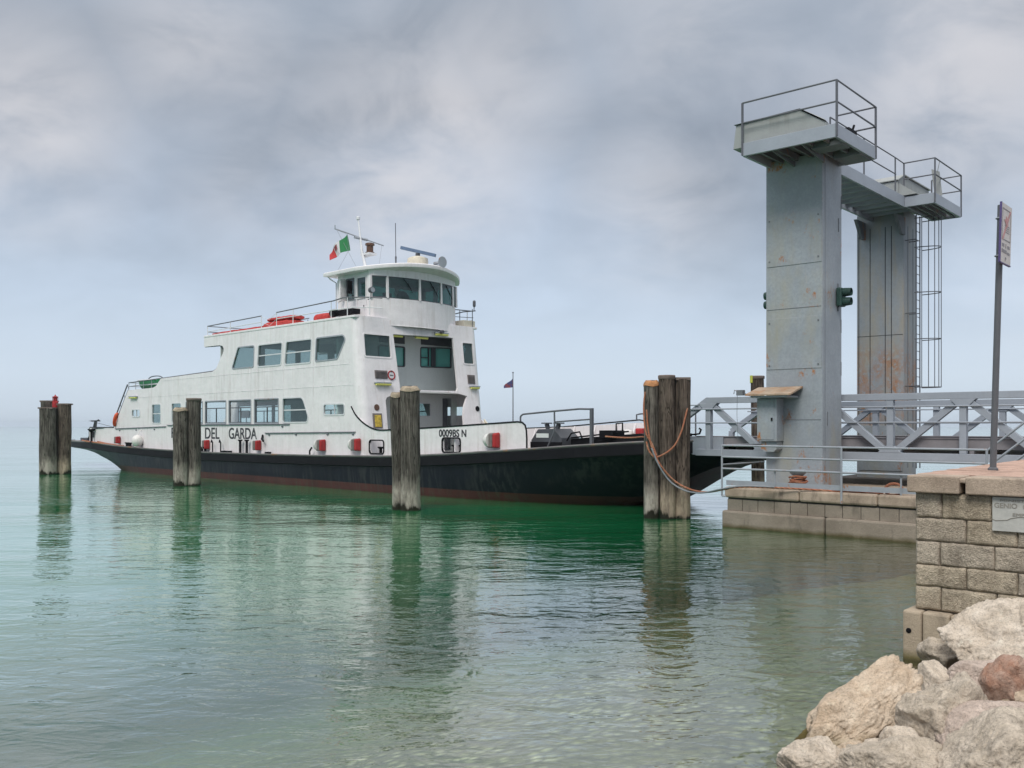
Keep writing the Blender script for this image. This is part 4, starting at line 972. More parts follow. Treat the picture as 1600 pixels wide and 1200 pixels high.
def flag():
    f = thing('flag', 'green white and red flag with a small crest streaming from the mast yard', 'flag', FER, (-5.48, .97, 10.2))
    # the cloth blows astern and droops
    P0 = at(542.5, 366, 40.1); P1 = at(545, 391, 40.1); Q0 = at(514, 398, 40.3); Q1 = at(517, 407, 40.3); M0 = at(524, 379, 40.0); M1 = at(529, 396, 40.1)
    fi = FER.inv
    def pt(u, v):
        top = fi(P0)*(1-u)**2 + fi(M0)*2*u*(1-u)*1.0 + fi(Q0)*u*u; bot = fi(P1)*(1-u)**2 + fi(M1)*2*u*(1-u) + fi(Q1)*u*u
        p = top*(1-v) + bot*v; return p + Vector((.0, .07*math.sin(u*9 + v*1.5), .0))
    for nm, u0, u1, col in (('green_band', 0, .36, (.03,.20,.07)), ('white_band', .36, .70, (.62,.60,.62)), ('red_band', .70, 1, (.50,.045,.05))):
        mb = MB(); mb.grid(8, 8, lambda a, b: pt(u0 + (u1-u0)*a, b))
        k = len(mb.v); mb.grid(8, 8, lambda a, b: pt(u0 + (u1-u0)*a, b) + Vector((0,.012,0)))
        mb.build(nm, paint('flag_' + nm, col, .8, .08, 4), f, recalc=False)
    mb = MB(); mb.grid(3, 3, lambda a, b: pt(.44 + .18*a, .18 + .42*b) + Vector((-.012,-.02,0))); mb.build('crest', paint('crest', (.26,.07,.08), .8, .6, 14), f, recalc=False)
    mb = MB(); mb.tube([(-5.48,.97,11.1), fi(P0), fi(P1), (-5.4,1.05,9.3)], .007, 4); mb.build('halyard', M['wiresteel'], f)
flag()
def bowflag():
    f = thing('flagpole', 'thin staff with a small dark pennant on the far side of the ferry', 'flagpole', FER, (-.33, 6.7, 1.5))
    mb = MB(); mb.tube([(-.33,6.72,1.5),(-.33,6.72,4.92)], [.03,.018], 6); mb.lathe([(.03,0),(.04,.03),(.01,.06)], (-.33,6.72,4.9), 8); mb.build('staff', M['drail'], f)
    mb = MB()
    def pt(u, v): return Vector((-.33 - .30*u, 6.72 - .26*u + .04*math.sin(u*6), 4.68 - .40*v*(1-.75*u) - .34*u))
    mb.grid(8, 6, pt); mb.grid(8, 6, lambda u, v: pt(u, v) + Vector((.008,.008,0)))
    t = NT('pennant'); c = t.mix(t.ramp(t.noise(5, 2, .5), .45, .55), (.20,.05,.06), (.05,.06,.16)); mb.build('pennant', t.done(c, .8), f, recalc=False)
bowflag()

# ------------------------------------------------------------------ mooring posts
def timber(mb, x, y, r, h, lean=(0, 0), seed=0, zb=-1.6, flare=.04):
    n, k = 28, 36
    def fn(u, v):
        z = zb + (h - zb)*v; a = u*2*PI; p = (math.cos(a)*1.3 + seed*9, math.sin(a)*1.3, z*.55)
        rr = r*(1 + flare*(1-v) + .11*noise.noise(p) + .05*noise.noise((p[0]*4, p[1]*4, z*1.1 + 5)) - .035*abs(math.sin(a*5 + seed + .4*noise.noise((0, seed, z)))))
        ox = lean[0]*(z/h) + .02*noise.noise((seed, z*.5, 1)); oy = lean[1]*(z/h)
        return Vector((x + ox + rr*math.cos(a), y + oy + rr*math.sin(a), z))
    mb.grid(n, k, fn)
    mb.add([fn(i/n, 1) for i in range(n)], [tuple(range(n))])
def post_group(label, base, posts):
    t = thing('mooring_post', label, 'mooring post', WORLD, base, 'timber mooring posts')
    for i, (dx, dy, r, h, m, cap, lean) in enumerate(posts):
        mb = MB(); timber(mb, base[0]+dx, base[1]+dy, r, h, lean, seed=base[0]+i*3.7); o = mb.build('timber', M[m], t, angle=50)
        if cap:
            c = MB(); x, y = base[0]+dx+lean[0], base[1]+dy+lean[1]
            if cap == 'plate': c.lathe([(r*1.04,h-.02),(r*1.08,h),(r*1.08,h+.07),(r*1.0,h+.09)], (x, y, 0), 20); mt = M['woodcap']
            elif cap == 'board': c.box((x-r*.90,y-r*.8,h-.03), (x+r*.92,y+r*.8,h+.05)); mt = M['woodcap']
            elif cap in ('moss', 'ochre'):
                c.grid(20, 5, lambda u, v: Vector((x + r*(1.06-.30*v*v)*math.cos(u*2*PI)*(1+.12*noise.noise((u*7,v,base[0]))), y + r*(1.06-.30*v*v)*math.sin(u*2*PI), h - .03 + .16*v + .05*noise.noise((u*6,v*2,3)))))
                c.add([Vector((x + r*.76*math.cos(a*PI/10), y + r*.76*math.sin(a*PI/10), h+.13)) for a in range(20)], [tuple(range(20))]); mt = M[cap + 'cap']
            c.build('post_cap', mt, o, base=base)
    return t
def wxy(pxx, pyy):
    d = FPX*CAM_H/(pyy - 665); return ((pxx - 800)/FPX*d, d, 0)
b = wxy(82, 741)
post_group('three dark timber mooring posts off the ferry stern topped by a red lantern', b,
    [(-.40, .45, .40, 3.90, 'wood_a', 'board', (0,0)), (-.12, -.25, .42, 3.52, 'wood_a', 'board', (0,0)), (.45, .30, .37, 3.74, 'wood_c', 'board', (.03,0))])
ln = thing('beacon_lantern', 'small red navigation lantern on top of the stern mooring posts', 'lantern', WORLD, (b[0]+.1, b[1]+.1, 3.9))
mb = MB(); x, y = b[0]+.1, b[1]+.1
mb.lathe([(.15,3.57),(.15,3.85),(.10,3.9),(.10,4.08),(.14,4.10),(.10,4.16),(.04,4.2),(.02,4.26)], (x, y, 0), 14); mb.build('lantern_body', M['red'], ln)
mb = MB()
for a in range(4): mb.tube([(x+.14*math.cos(a*PI/2),y+.14*math.sin(a*PI/2),3.86),(x+.14*math.cos(a*PI/2),y+.14*math.sin(a*PI/2),4.14)], .015, 5)
mb.tube([(x+.14*math.cos(a*PI/6),y+.14*math.sin(a*PI/6),4.14) for a in range(12)], .015, 5, closed=True); mb.build('guard', M['red'], ln)
b = wxy(292, 759)
post_group('pair of weathered timber mooring posts in front of the ferry name', b,
    [(-.23, -.15, .30, 3.25, 'wood_b', 'moss', (0,0)), (.21, .18, .30, 3.70, 'wood_a', 'plate', (.03,0))])
b = wxy(637, 797)
post_group('pair of split timber mooring posts amidships with a pale broken top', b,
    [(-.30, .12, .19, 3.50, 'wood_a', 'moss', (-.06,0)), (.10, -.05, .30, 3.68, 'wood_a', 'moss', (-.03,0))])
b4 = wxy(1043, 810)
post_group('cluster of three tall timber mooring posts wound with orange rope at the ferry bow', b4,
    [(-.43, .10, .215, 3.74, 'wood_b', 'ochre', (0,0)), (0, -.04, .225, 3.92, 'wood_c', 'plate', (-.03,0)), (.42, .06, .225, 3.90, 'wood_c', 'board', (0,0))])
b5 = (8.75, 33.0, 0)
post_group('single timber mooring post with a yellow edge seen beyond the bridge', b5,
    [(0, 0, .23, 4.28, 'wood_c', 'plate', (-.02,0))])
pt5 = [o for o in C.objects if o.get('label', '').startswith('single timber')][0]
mb = MB(); mb.grid(8, 2, lambda u, v: Vector((b5[0]-.02+.265*math.cos(PI*.72+u*1.5), b5[1]+.265*math.sin(PI*.72+u*1.5), 4.12+.26*v))); mb.build('yellow_band', paint('yellow_reflector', (.52,.55,.08), .5, .1, 5), pt5, recalc=False)

# ------------------------------------------------------------------ lift towers
def rail_run(mb, pts, zs, r=.022):
    for z in zs: mb.tube([(p[0], p[1], p[2] + z) for p in pts], r, 6)
def hoist_tower(near):
    if near:
        t = thing('lift_tower', 'near grey steel lift tower with a control cabinet, standing on the pier', 'tower', DOCK, (-.75, .6, 1.05), 'steel lift towers of the ferry bridge')
        e0, e1, v0, v1, zb, zt = -1.51, 0.0, 0.0, 1.22, 1.03, 9.45
    else:
        t = thing('lift_tower', 'far grey steel lift tower with rust patches and a caged ladder', 'tower', DOCK, (-1.7, 9.4, 1.05), 'steel lift towers of the ferry bridge')
        e0, e1, v0, v1, zb, zt = -2.5, -.96, 8.8, 10.02, .85, 9.7
    c = MB(); c.box((e0, v0, zb), (e1, v1, zt)); c.build('column', M['tower'] if near else M['towerrust'], t, bevel=.012)
    p = MB()
    if near:
        for a, b_ in ((4.05, 5.36), (6.71, 8.03)): p.box((e0+.03, v0-.014, a), (e1-.02, v0-.001, b_))
        p.build('access_plate', M['tower'], t, bevel=.004)
        q = MB()
        for a in (4.15, 5.25, 6.85, 7.9):
            for e in (e0+.1, e1-.1): q.lathe([(.02,-.02),(.02,0)], (e, v0-.012, a), 8, 'Y')
        for z in (2.75, 5.6): q.bar((e0+.03, v0-.004, z), (e1-.03, v0-.004, z), .008, .012)
        for v in (.16,): q.bar((e1+.003, v, 1.2), (e1+.003, v, 9.2), .006, .006)
        for v, z0_ in ((1.17,3.9),(1.17,5.0),(1.17,8.2),(1.0,7.6),(.3,2.6)): q.box((e1, v, z0_), (e1+.012, v+.02, z0_+.35))
        q.build('bolt_and_seam', M['darkmetal'], t)
        # cabinet, hood and chute on the front
        k = MB(); k.box((-1.56, -.42, 2.20), (-1.02, -.001, 3.30)); ko = k.build('control_cabinet', M['tower'], t, bevel=.01)
        d = MB(); d.box((-1.52, -.435, 2.24), (-1.09, -.421, 3.26)); do = d.build('door', M['tower'], ko, base=(-.75,.6,1.05), bevel=.006)
        d = MB(); d.box((-1.16, -.46, 2.72), (-1.12, -.436, 2.80)); d.build('handle', M['black'], do, base=(-.75,.6,1.05))
        d = MB(); d.prism([(-1.72,-.75,3.36),(-1.72,-.02,3.56),(-1.72,-.02,3.60),(-1.72,-.75,3.40)], (1.22, 0, 0)); d.build('hood', M['rustroof'], ko, base=(-.75,.6,1.05))
        d = MB(); d.box((-1.60,-.7,3.31),(-.62,-.02,3.355)); d.build('hood_frame', M['towerside'], ko, base=(-.75,.6,1.05))
        d = MB(); d.prism([(-1.48,-.34,2.195),(-1.06,-.34,2.195),(-1.06,-.34,2.0),(-1.14,-.34,1.93),(-1.40,-.34,1.93),(-1.48,-.34,2.0)], (0,.33,0)); d.build('cable_chute', M['tower'], ko, base=(-.75,.6,1.05))
        d = MB(); d.bar((-1.7,-.5,3.38),(-2.0,-.6,3.45),.03,.05); d.box((-2.02,-.66,3.38),(-1.84,-.52,3.52)); d.tube([(-1.95,-.6,3.45),(-2.1,-.6,3.52),(-2.12,-.6,3.42)],.012,5); d.tube([(-2.02,-.6,3.4),(-2.03,-.6,2.9),(-2.0,-.6,2.2)],.006,4); d.build('wire_clamp', M['darkmetal'], ko, base=(-.75,.6,1.05))
        # signal lamps: one pair towards the shore, one towards the lake
        for sx, e, v, kk in ((1, e1, .96, 1), (-1, e0, .30, .5)):
            s = MB(); s.box((e+sx*.02, v-.16, 5.66), (e+sx*.16*kk, v+.16, 6.14)); so = s.build('signal_light', M['siggreen'], t, bevel=.03)
            g = MB(); g.box((e+sx*.002, v-.03, 5.55), (e+sx*.02, v+.03, 6.26)); g.build('bracket', M['darkmetal'], so, base=(-.75,.6,1.05))
            for z in (5.78, 6.02):
                g = MB(); g.lathe([(.11,.15*sx*kk),(.115,.18*sx*kk),(.10,.36*sx*kk),(.09,.36*sx*kk),(.09,.17*sx*kk)], (e, v, z), 16, 'X'); g.build('visor', M['siggreen'], so, base=(-.75,.6,1.05))
    else:
        for e in (-2.44, -2.06, -1.56, -1.36): p.box((e, v0-.012, 1.4), (e+.015, v0-.001, 9.2))
        for v in (9.2, 9.7): p.bar((e1+.003, v, 1.2), (e1+.003, v, 9.2), .008, .008)
        p.bar((e0+.02, v0-.004, 3.15), (e1-.02, v0-.004, 3.15), .012, .02); p.bar((e0+.02, v0-.004, 5.6), (e1-.02, v0-.004, 5.6), .008, .012)
        p.build('guide_groove', M['black'], t)
        q = MB(); q.box((-2.42, v0-.02, 1.1), (-1.0, v0-.002, 2.6)); q.build('access_plate', M['tower'], t, bevel=.006)
    # platform head
    if near: pe0, pe1, pv0, pv1, pz = -1.45, .94, -1.42, 1.05, 9.30
    else: pe0, pe1, pv0, pv1, pz = -.45, .47, 7.3, 10.0, 9.42
    base = parent_base[t.name]
    f = MB(); h = .32
    f.box((pe0, pv0, pz), (pe1, pv0+.07, pz+h)); f.box((pe1-.07, pv0+.07, pz), (pe1, pv1, pz+h)); f.box((pe0, pv0+.07, pz), (pe0+.07, pv1, pz+h)); f.box((pe0+.07, pv1-.07, pz), (pe1-.07, pv1, pz+h))
    fo = f.build('platform_frame', M['bridge'], t, bevel=.008)
    j = MB(); k = 6 if near else 4
    for i in range(1, k):
        e = pe0 + (pe1-pe0)*i/k; j.box((e-.03, pv0+.071, pz+.04), (e+.03, pv1-.071, pz+.2))
    if near:
        j.prism([(.02,-1.34,pz+.02),(.02,-.02,pz-.14),(.02,-.02,pz+.02)], (.05, 0, 0)); j.prism([(-.75,-1.34,pz+.03),(-.75,-.02,pz-.10),(-.75,-.02,pz+.03)], (.05, 0, 0))
        j.box((.1,-.9,pz-.02),(.86,-.4,pz+.19)); j.box((.2,.2,pz-.03),(.86,.98,pz+.15))
    j.build('joist', M['darkmetal'], fo, base=base)
    g = MB(); nsl = 22 if near else 12
    if near: # solid plate under the housing, open grating on the right
        g.box((pe0+.072, pv0+.072, pz+.21), (.1, pv1-.072, pz+.24))
        for i in range(9):
            v = pv0 + .12 + i*(pv1-pv0-.2)/9
            g.box((.1, v, pz+.21), (pe1-.072, v+.17 if i % 2 else v+.12, pz+.24))
    else:
        for i in range(nsl):
            v = pv0 + .08 + i*(pv1-pv0-.2)/nsl; g.box((pe0+.072, v, pz+.21), (pe1-.072, v+.14, pz+.24))
    g.build('grating', M['darkmetal'], fo, base=base)
    r = MB(); zt_ = pz + h
    if near:
        pts = [(pe0, pv0, zt_), (pe1, pv0, zt_), (pe1, pv1, zt_)]
        rail_run(r, pts, (1.0, .5)); r.tube([(pe1,pv1,zt_+1.0),(-.05,pv1,zt_+1.0)], .022, 6); r.tube([(pe1,pv1,zt_+.5),(-.05,pv1,zt_+.5)], .022, 6)
        for q in pts: r.bar((q[0], q[1], zt_-.3), (q[0], q[1], zt_+1.0), .045, .045)
    else:
        pts = [(pe0, pv0, zt_), (pe1, pv0, zt_), (pe1, pv1, zt_), (pe0, pv1, zt_)]
        rail_run(r, pts, (1.05, .55)); 
        for q in pts: r.bar((q[0], q[1], zt_-.3), (q[0], q[1], zt_+1.05), .04, .04)
    r.build('platform_railing', M['drail'], t)
    # machinery housing
    ho = MB()
    if near:
        pr = [(-1.78,9.56),(-1.70,10.14),(-.02,10.17),(.62,9.74),(.62,9.56)]
        ho.prism([(e, -1.28, z) for e, z in pr], (0, 1.9, 0)); hoo = ho.build('winch_housing', M['housing'], t, bevel=.012)
        q = MB(); q.add([(-1.74,-1.33,10.16),(-.0,-1.33,10.19),(.64,-1.33,9.77),(.2,-.35,10.14),(-.35,-.35,10.42),(-1.3,-.35,10.40),(-1.74,.62,10.16),(.0,.62,10.19)],
            [(0,1,4,5),(1,2,3,4),(0,5,6),(5,4,7,6),(4,3,7)]); q.build('housing_roof', M['housing'], hoo, base=base, recalc=False)
        q = MB(); q.box((.62,-.2,9.56),(.75,.3,9.86)); q.tube([(.7,.1,9.8),(.72,.2,10.0)], .03, 6); q.build('motor', M['black'], t)
    else:
        ho.prism([(-2.4,7.2,9.78),(-2.4,7.2,10.25),(-2.4,7.7,10.5),(-2.4,10.2,10.5),(-2.4,10.2,9.78)], (1.8, 0, 0)); hoo = ho.build('winch_housing', M['housing'], t, bevel=.012)
        q = MB(); q.prism([(-2.45,7.15,10.265),(-2.45,7.7,10.515),(-2.45,10.25,10.515),(-2.45,10.25,10.545),(-2.45,7.7,10.545),(-2.45,7.15,10.295)], (1.9,0,0)); q.build('housing_roof', M['housing'], hoo, base=base)
        q = MB(); q.prism([(-.6,7.25,9.78),(-.6,7.25,10.2),(-.05,7.25,9.78)], (0, 2.7, 0)); q.build('housing_flank', M['housing'], hoo, base=base)
        q = MB(); q.prism([(.28,7.9,9.75),(.18,7.9,10.62),(.42,7.9,10.5),(.5,7.9,9.75)], (0,.03,0)); q.tube([(.36,7.9,10.5),(.42,7.9,10.8)], .012, 5); q.build('weather_plate', M['housing'], t)
        # hanging corbels under the walkway
        q = MB()
        for e in (-2.3, -1.0): q.prism([(e, 8.0, 9.42), (e, 8.79, 9.42), (e, 8.79, 8.85), (e, 8.5, 8.85)], (.1, 0, 0))
        q.build('corbel', M['darkmetal'], t)
        # ladder with safety cage
        l = MB()
        for v in (8.98, 9.34): l.tube([(-.62, v, 1.2), (-.62, v, 9.5)], .02, 6)
        for i in range(29): l.tube([(-.62, 8.98, 1.4+i*.28), (-.62, 9.34, 1.4+i*.28)], .012, 5)
        for z in (3.9, 6.3, 8.7):
            for v in (8.98, 9.34): l.tube([(-.96, v, z), (-.62, v, z)], .015, 5)
        lo = l.build('ladder', M['drail'], t)
        k = MB(); hoop = [(-.62 + .72*math.sin(a*PI/10)*1.0, 9.16 - .36*math.cos(a*PI/10), 0) for a in range(11)]
        for z in (3.85, 5.42, 6.93, 8.40, 9.35): k.tube([(x_, y_, z) for x_, y_, _ in hoop], .016, 5)
        for i in (1, 3, 5, 7, 9): k.tube([(hoop[i][0], hoop[i][1], 3.85), (hoop[i][0], hoop[i][1], 9.4)], .014, 5)
        k.build('cage', M['drail'], lo, base=base)
hoist_tower(True); hoist_tower(False)
def walkway():
    t = thing('walkway', 'high steel walkway with a plank grating between the tops of the two towers', 'walkway', DOCK, (-1.2, 5, 9.42))
    f = MB(); a, b_ = 1.3, 8.78
    for e in (-2.0, -.5): f.box((e, a, 9.42), (e+.07, b_, 9.76))
    f.box((-1.93, a, 9.42), (-.5, a+.07, 9.7)); f.build('side_beam', M['bridge'], t, bevel=.006)
    g = MB()
    for i in range(12):
        v = a + .2 + i*.6; g.box((-1.93, v, 9.60), (-.5, v+.20, 9.64))
        g.box((-1.93, v+.22, 9.50), (-.5, v+.27, 9.62))
    g.build('slat', M['bridge'], t)
    r = MB()
    for e in (-1.96, -.46):
        pts = [(e, a+.3, 9.76), (e, 6.6 if e > -1 else b_, 9.76)]
        rail_run(r, pts, (1.05, .55), .018)
        for v in (a+.3, 4.0, 6.55): r.bar((e, v, 9.5), (e, v, 10.81), .035, .035)
    r.tube([(-.46,6.6,10.81),(-.46,7.28,10.79)], .018, 6); r.build('railing', M['drail'], t)
walkway()

# ------------------------------------------------------------------ bridge
def bridge():
    t = thing('ferry_bridge', 'grey steel truss bridge of the ferry ramp running between the lift towers to the shore', 'bridge', DOCK, (2, 4, 1.7))
    def truss(v, nodes, vert, e_end, zt, zb, name):
        f = MB(); w = .16
        f.box((nodes[0]-.05, v-.1, zt-.17), (e_end, v+.1, zt)); f.box((nodes[0]-.4, v-.1, zb), (e_end, v+.1, zb+.19))
        f.bar((nodes[0]-1.35, v, zt-.95), (nodes[0], v, zt-.06), .16, .17)
        f.bar((nodes[0]-1.35, v, zt-.95), (nodes[0]-1.4, v, zb+.1), .16, .17)
        for i, (a, b_) in enumerate(zip(nodes, nodes[1:])):
            za, zz = (zt-.12, zb+.12) if i % 2 == 0 else (zb+.12, zt-.12)
            f.bar((a, v, za), (b_, v, zz), .15, .16)
        for e in vert: f.box((e-.08, v-.085, zb+.19), (e+.08, v+.085, zt-.17))
        for i, e in enumerate(nodes):
            if i % 2 == 0: f.prism([(e-.3, v-.105, zt-.17), (e+.3, v-.105, zt-.17), (e+.12, v-.105, zt-.36), (e-.12, v-.105, zt-.36)], (0,.21,0))
            else: f.prism([(e-.3, v-.105, zb+.19), (e+.3, v-.105, zb+.19), (e+.12, v-.105, zb+.36), (e-.12, v-.105, zb+.36)], (0,.21,0))
        return f.build(name, M['bridge'], t, bevel=.008)
    nn = [-4.1+1.735*i for i in range(9)]; fn_ = [-4.7+1.8*i for i in range(9)]
    truss(1.65, nn, nn[::1], 10, 3.42, 1.72, 'truss'); truss(6.7, fn_, fn_, 10, 3.36, 1.72, 'truss')
    f = MB()
    for v in (1.54, 6.58):
        for z in (3.08, 2.68): f.tube([(-5.4, v, z), (10, v, z)], .022, 6)
    f.tube([(-5.4,1.54,3.2),(-4.4,1.54,3.2)], .02, 6); f.build('handrail', M['bridge'], t)
    f = MB(); f.box((-5.6, 1.95, 2.06), (10, 6.4, 2.16)); f.build('deck', M['dgrey'], t)
    f = MB()
    for v in (1.80, 6.40): f.box((-4.6, v, 2.02), (10, v+.1, 2.27)); f.box((-4.6, v-.03, 2.27), (10, v+.13, 2.295))
    f.build('edge_girder', M['girder'], t, bevel=.005)
    f = MB()
    for i in range(9): f.box((-4+1.735*i, 1.76, 1.74), (-3.9+1.735*i, 6.59, 2.055))
    f.build('cross_beam', M['girder'], t)
    f = MB(); f.prism([(-5.5,1.74,2.06),(-5.5,1.74,2.24),(-3.7,1.74,2.27),(-3.7,1.74,1.74),(-4.7,1.74,1.74)], (0,.05,0)); f.prism([(-5.5,6.55,2.06),(-5.5,6.55,2.24),(-3.7,6.55,2.27),(-3.7,6.55,1.74),(-4.7,6.55,1.74)], (0,.05,0))
    f.prism([(-6.3,2.0,1.98),(-5.6,2.0,2.165),(-5.6,2.0,2.06),(-6.3,2.0,1.93)], (0,4.3,0)); f.build('end_flap', M['bridge'], t)
    f = MB(); f.tube([(-5.0,1.7,2.32),(-4.6,1.7,2.34),(-4.45,1.7,2.36),(-4.4,1.7,2.48),(-4.46,1.7,2.52)], .03, 6); f.box((-5.1,1.62,2.28),(-4.75,1.78,2.37)); f.build('hook', M['black'], t)
bridge()

# ------------------------------------------------------------------ pier
def pier():
    t = thing('pier', 'low concrete pier with a stone coping carrying the near lift tower', 'pier', DOCK, (3, 1, 0))
    E0, E1, V0, V1 = -2.2, 7.6, -1.1, 2.6
    def fr(e): return V0 - .045*(e - E0)                         # the face is not quite parallel to the bridge
    def slab(mb, z0, z1, o, e0=E0, e1=E1):
        k = 20; top = [(e0 + (e1-e0)*i/k, fr(e0 + (e1-e0)*i/k) + o) for i in range(k+1)] + [(e1, V1-o), (e0, V1-o)]
        mb.prism([(a, b_, z0) for a, b_ in top], (0, 0, z1-z0))
    f = MB(); slab(f, -7, .43, 0, E0, .55); slab(f, -7, .43, 0, .575, E1); f.build('footing', M['pier'], t, bevel=.05)
    f = MB(); e = E0 + .12
    while e < E1:
        e2 = min(e + .43 + .02*random.random(), E1); k = (e, e2)
        f.prism([(e, fr(e)+.09, .43), (e2-.014, fr(e2)+.09, .43), (e2-.014, V1-.3, .43), (e, V1-.3, .43)], (0, 0, .29)); e = e2
    f.build('block_course', M['pier'], t, bevel=.008)
    f = MB(); slab(f, .44, .76, .115, E0+.13, E1); f.build('mortar_core', M['pierdark'], t)
    f = MB(); e = E0 + .06
    for ln_ in (2.05, 1.9, 2.1, 2.0, 1.7):
        e2 = min(e + ln_, E1); f.prism([(e, fr(e)+.03, .761), (e2-.012, fr(e2)+.03, .761), (e2-.012, V1-.2, .761), (e, V1-.2, .761)], (0, 0, .275)); e = e2
    f.build('coping', M['cap'], t, bevel=.05)
    t2 = thing('pier', 'dark low concrete base under the far lift tower', 'pier', DOCK, (-1.7, 9.5, 0))
    f = MB(); f.box((-3.6, 8.0, -9), (3.5, 11.4, .62)); f.build('footing', M['pierdark'], t2, bevel=.05)
    f = MB(); f.box((-3.2, 8.3, .621), (.4, 11.0, .86)); f.box((.9, 8.25, .621), (2.4, 9.2, 1.15)); f.build('coping', M['pierdark'], t2, bevel=.04)
    # railing along the pier edge and its kick plate
    r = thing('railing', 'grey tube railing with a kick plate along the edge of the pier', 'railing', DOCK, (1, -1.3, 1.04))
    f = MB()
    def V(e): return fr(e) + .04
    ends = [-2.2, 4.12]
    for z in (2.09, 1.80, 1.50): f.tube([(-2.2, V(-2.2)-.02, z), (4.12, V(4.12), z)] if z > 1.6 else [(-2.2, V(-2.2)-.02, z), (2.75, V(2.75), z)], .024, 8)
    f.tube([(-2.2, V(-2.2)-.02, 2.09), (-2.2, 1.3, 2.09)], .024, 8); f.tube([(-2.2, V(-2.2)-.02, 1.6), (-2.2, 1.3, 1.6)], .02, 8)
    f.build('rail', M['grey_rail'], r)
    for e, z0 in ((-2.2, .80), (.97, .78), (4.12, 1.6)):
        f = MB(); f.tube([(e, V(e)-.02, z0), (e, V(e)-.02, 2.09)], .026, 8); f.build('post', M['grey_rail'], r)
    f = MB(); f.tube([(-2.2, V(-2.2)-.02, .80), (-2.05, V(-2.05)+.05, .80)], .026, 8); f.build('post_foot', M['grey_rail'], r)
    for e in (-.75, 2.32):
        f = MB(); f.tube([(e, V(e)+.05, 1.04), (e, V(e)+.05, 1.5)], .022, 8); f.build('post', M['grey_rail'], r)
    f = MB(); f.prism([(-2.12, V(-2.12)+.06, 1.075), (3.2, V(3.2)+.06, 1.075), (3.2, V(3.2)+.075, 1.075), (-2.12, V(-2.12)+.075, 1.075)], (0,0,.125)); f.build('kick_plate', M['grey_rail'], r)
    # handrail of the steps from the pier up to the quay
    s = thing('stair_railing', 'sloping grey handrail of the steps beside the sign post', 'railing', DOCK, (4.7, -1.4, 1.04))
    f = MB()
    for o in (0, -.34, -.66): f.tube([(4.14, V(4.12), 2.09+o), (5.5, V(5.5), 3.22+o), (6.6, V(6.6), 3.22+o)], .024, 8)
    for e, z in ((5.5, 3.22), (6.6, 3.22)): f.tube([(e, V(e), 2.0), (e, V(e), z)], .024, 8)
    f.build('rail', M['grey_rail'], s)
    q = thing('steps', 'concrete steps rising from the pier to the quay behind the wall', 'steps', DOCK, (4.9, -.7, 1.04))
    f = MB()
    for i in range(6): f.box((4.25+.22*i, V(4.9)+.1, 1.037), (4.25+.22*(i+1)-.001, V(4.9)+1.3, 1.037+.167*(i+1)))
    f.build('tread', M['pier'], q, bevel=.01)
    # bollard with coiled rope, and a ring of rope
    bo = thing('bollard', 'grey iron bollard on the pier in front of the near tower', 'bollard', DOCK, (-.36, -.62, 1.04))
    f = MB(); f.lathe([(.16,1.037),(.12,1.1),(.11,1.35),(.19,1.42),(.21,1.47),(.16,1.52)], (-.36,-.62,0), 16); f.build('bollard_body', M['tower'], bo)
    f = MB(); pts = []
    for i in range(6*16+1):
        a = i/16*2*PI; rr = .175 + .025*math.sin(a*.37+1) + .02*math.sin(a*1.7); pts.append((-.36+rr*math.cos(a), -.62+rr*math.sin(a), 1.08+.045*a/2/PI + .015*math.sin(a*2.3)))
    f.tube(pts, .026, 6); f.tube(smooth_path([(-.5,-.7,1.12),(-.68,-.74,1.1),(-.88,-.72,1.06)]), .024, 6); f.tube(smooth_path([(-.22,-.72,1.1),(-.02,-.76,1.07),(.2,-.78,1.06)]), .024, 6)
    f.build('rope_coil', M['rope'], None, base=(-.36,-.62,1.04), frame=DOCK)
    tag(C.objects['rope_coil'], 'orange rope coiled round the bollard on the pier', 'rope')
    f = MB(); f.tube([(2.1+.19*math.cos(a*PI/10), -1.05+.06*math.sin(a*PI/10), 1.15+.13*math.sin(a*PI/10)) for a in range(20)], .032, 6, closed=True)
    o = f.build('rope_loop', M['rope'], None, base=(2.1,-1.05,1.04), frame=DOCK); tag(o, 'small loop of orange rope standing behind the pier railing', 'rope')
pier()

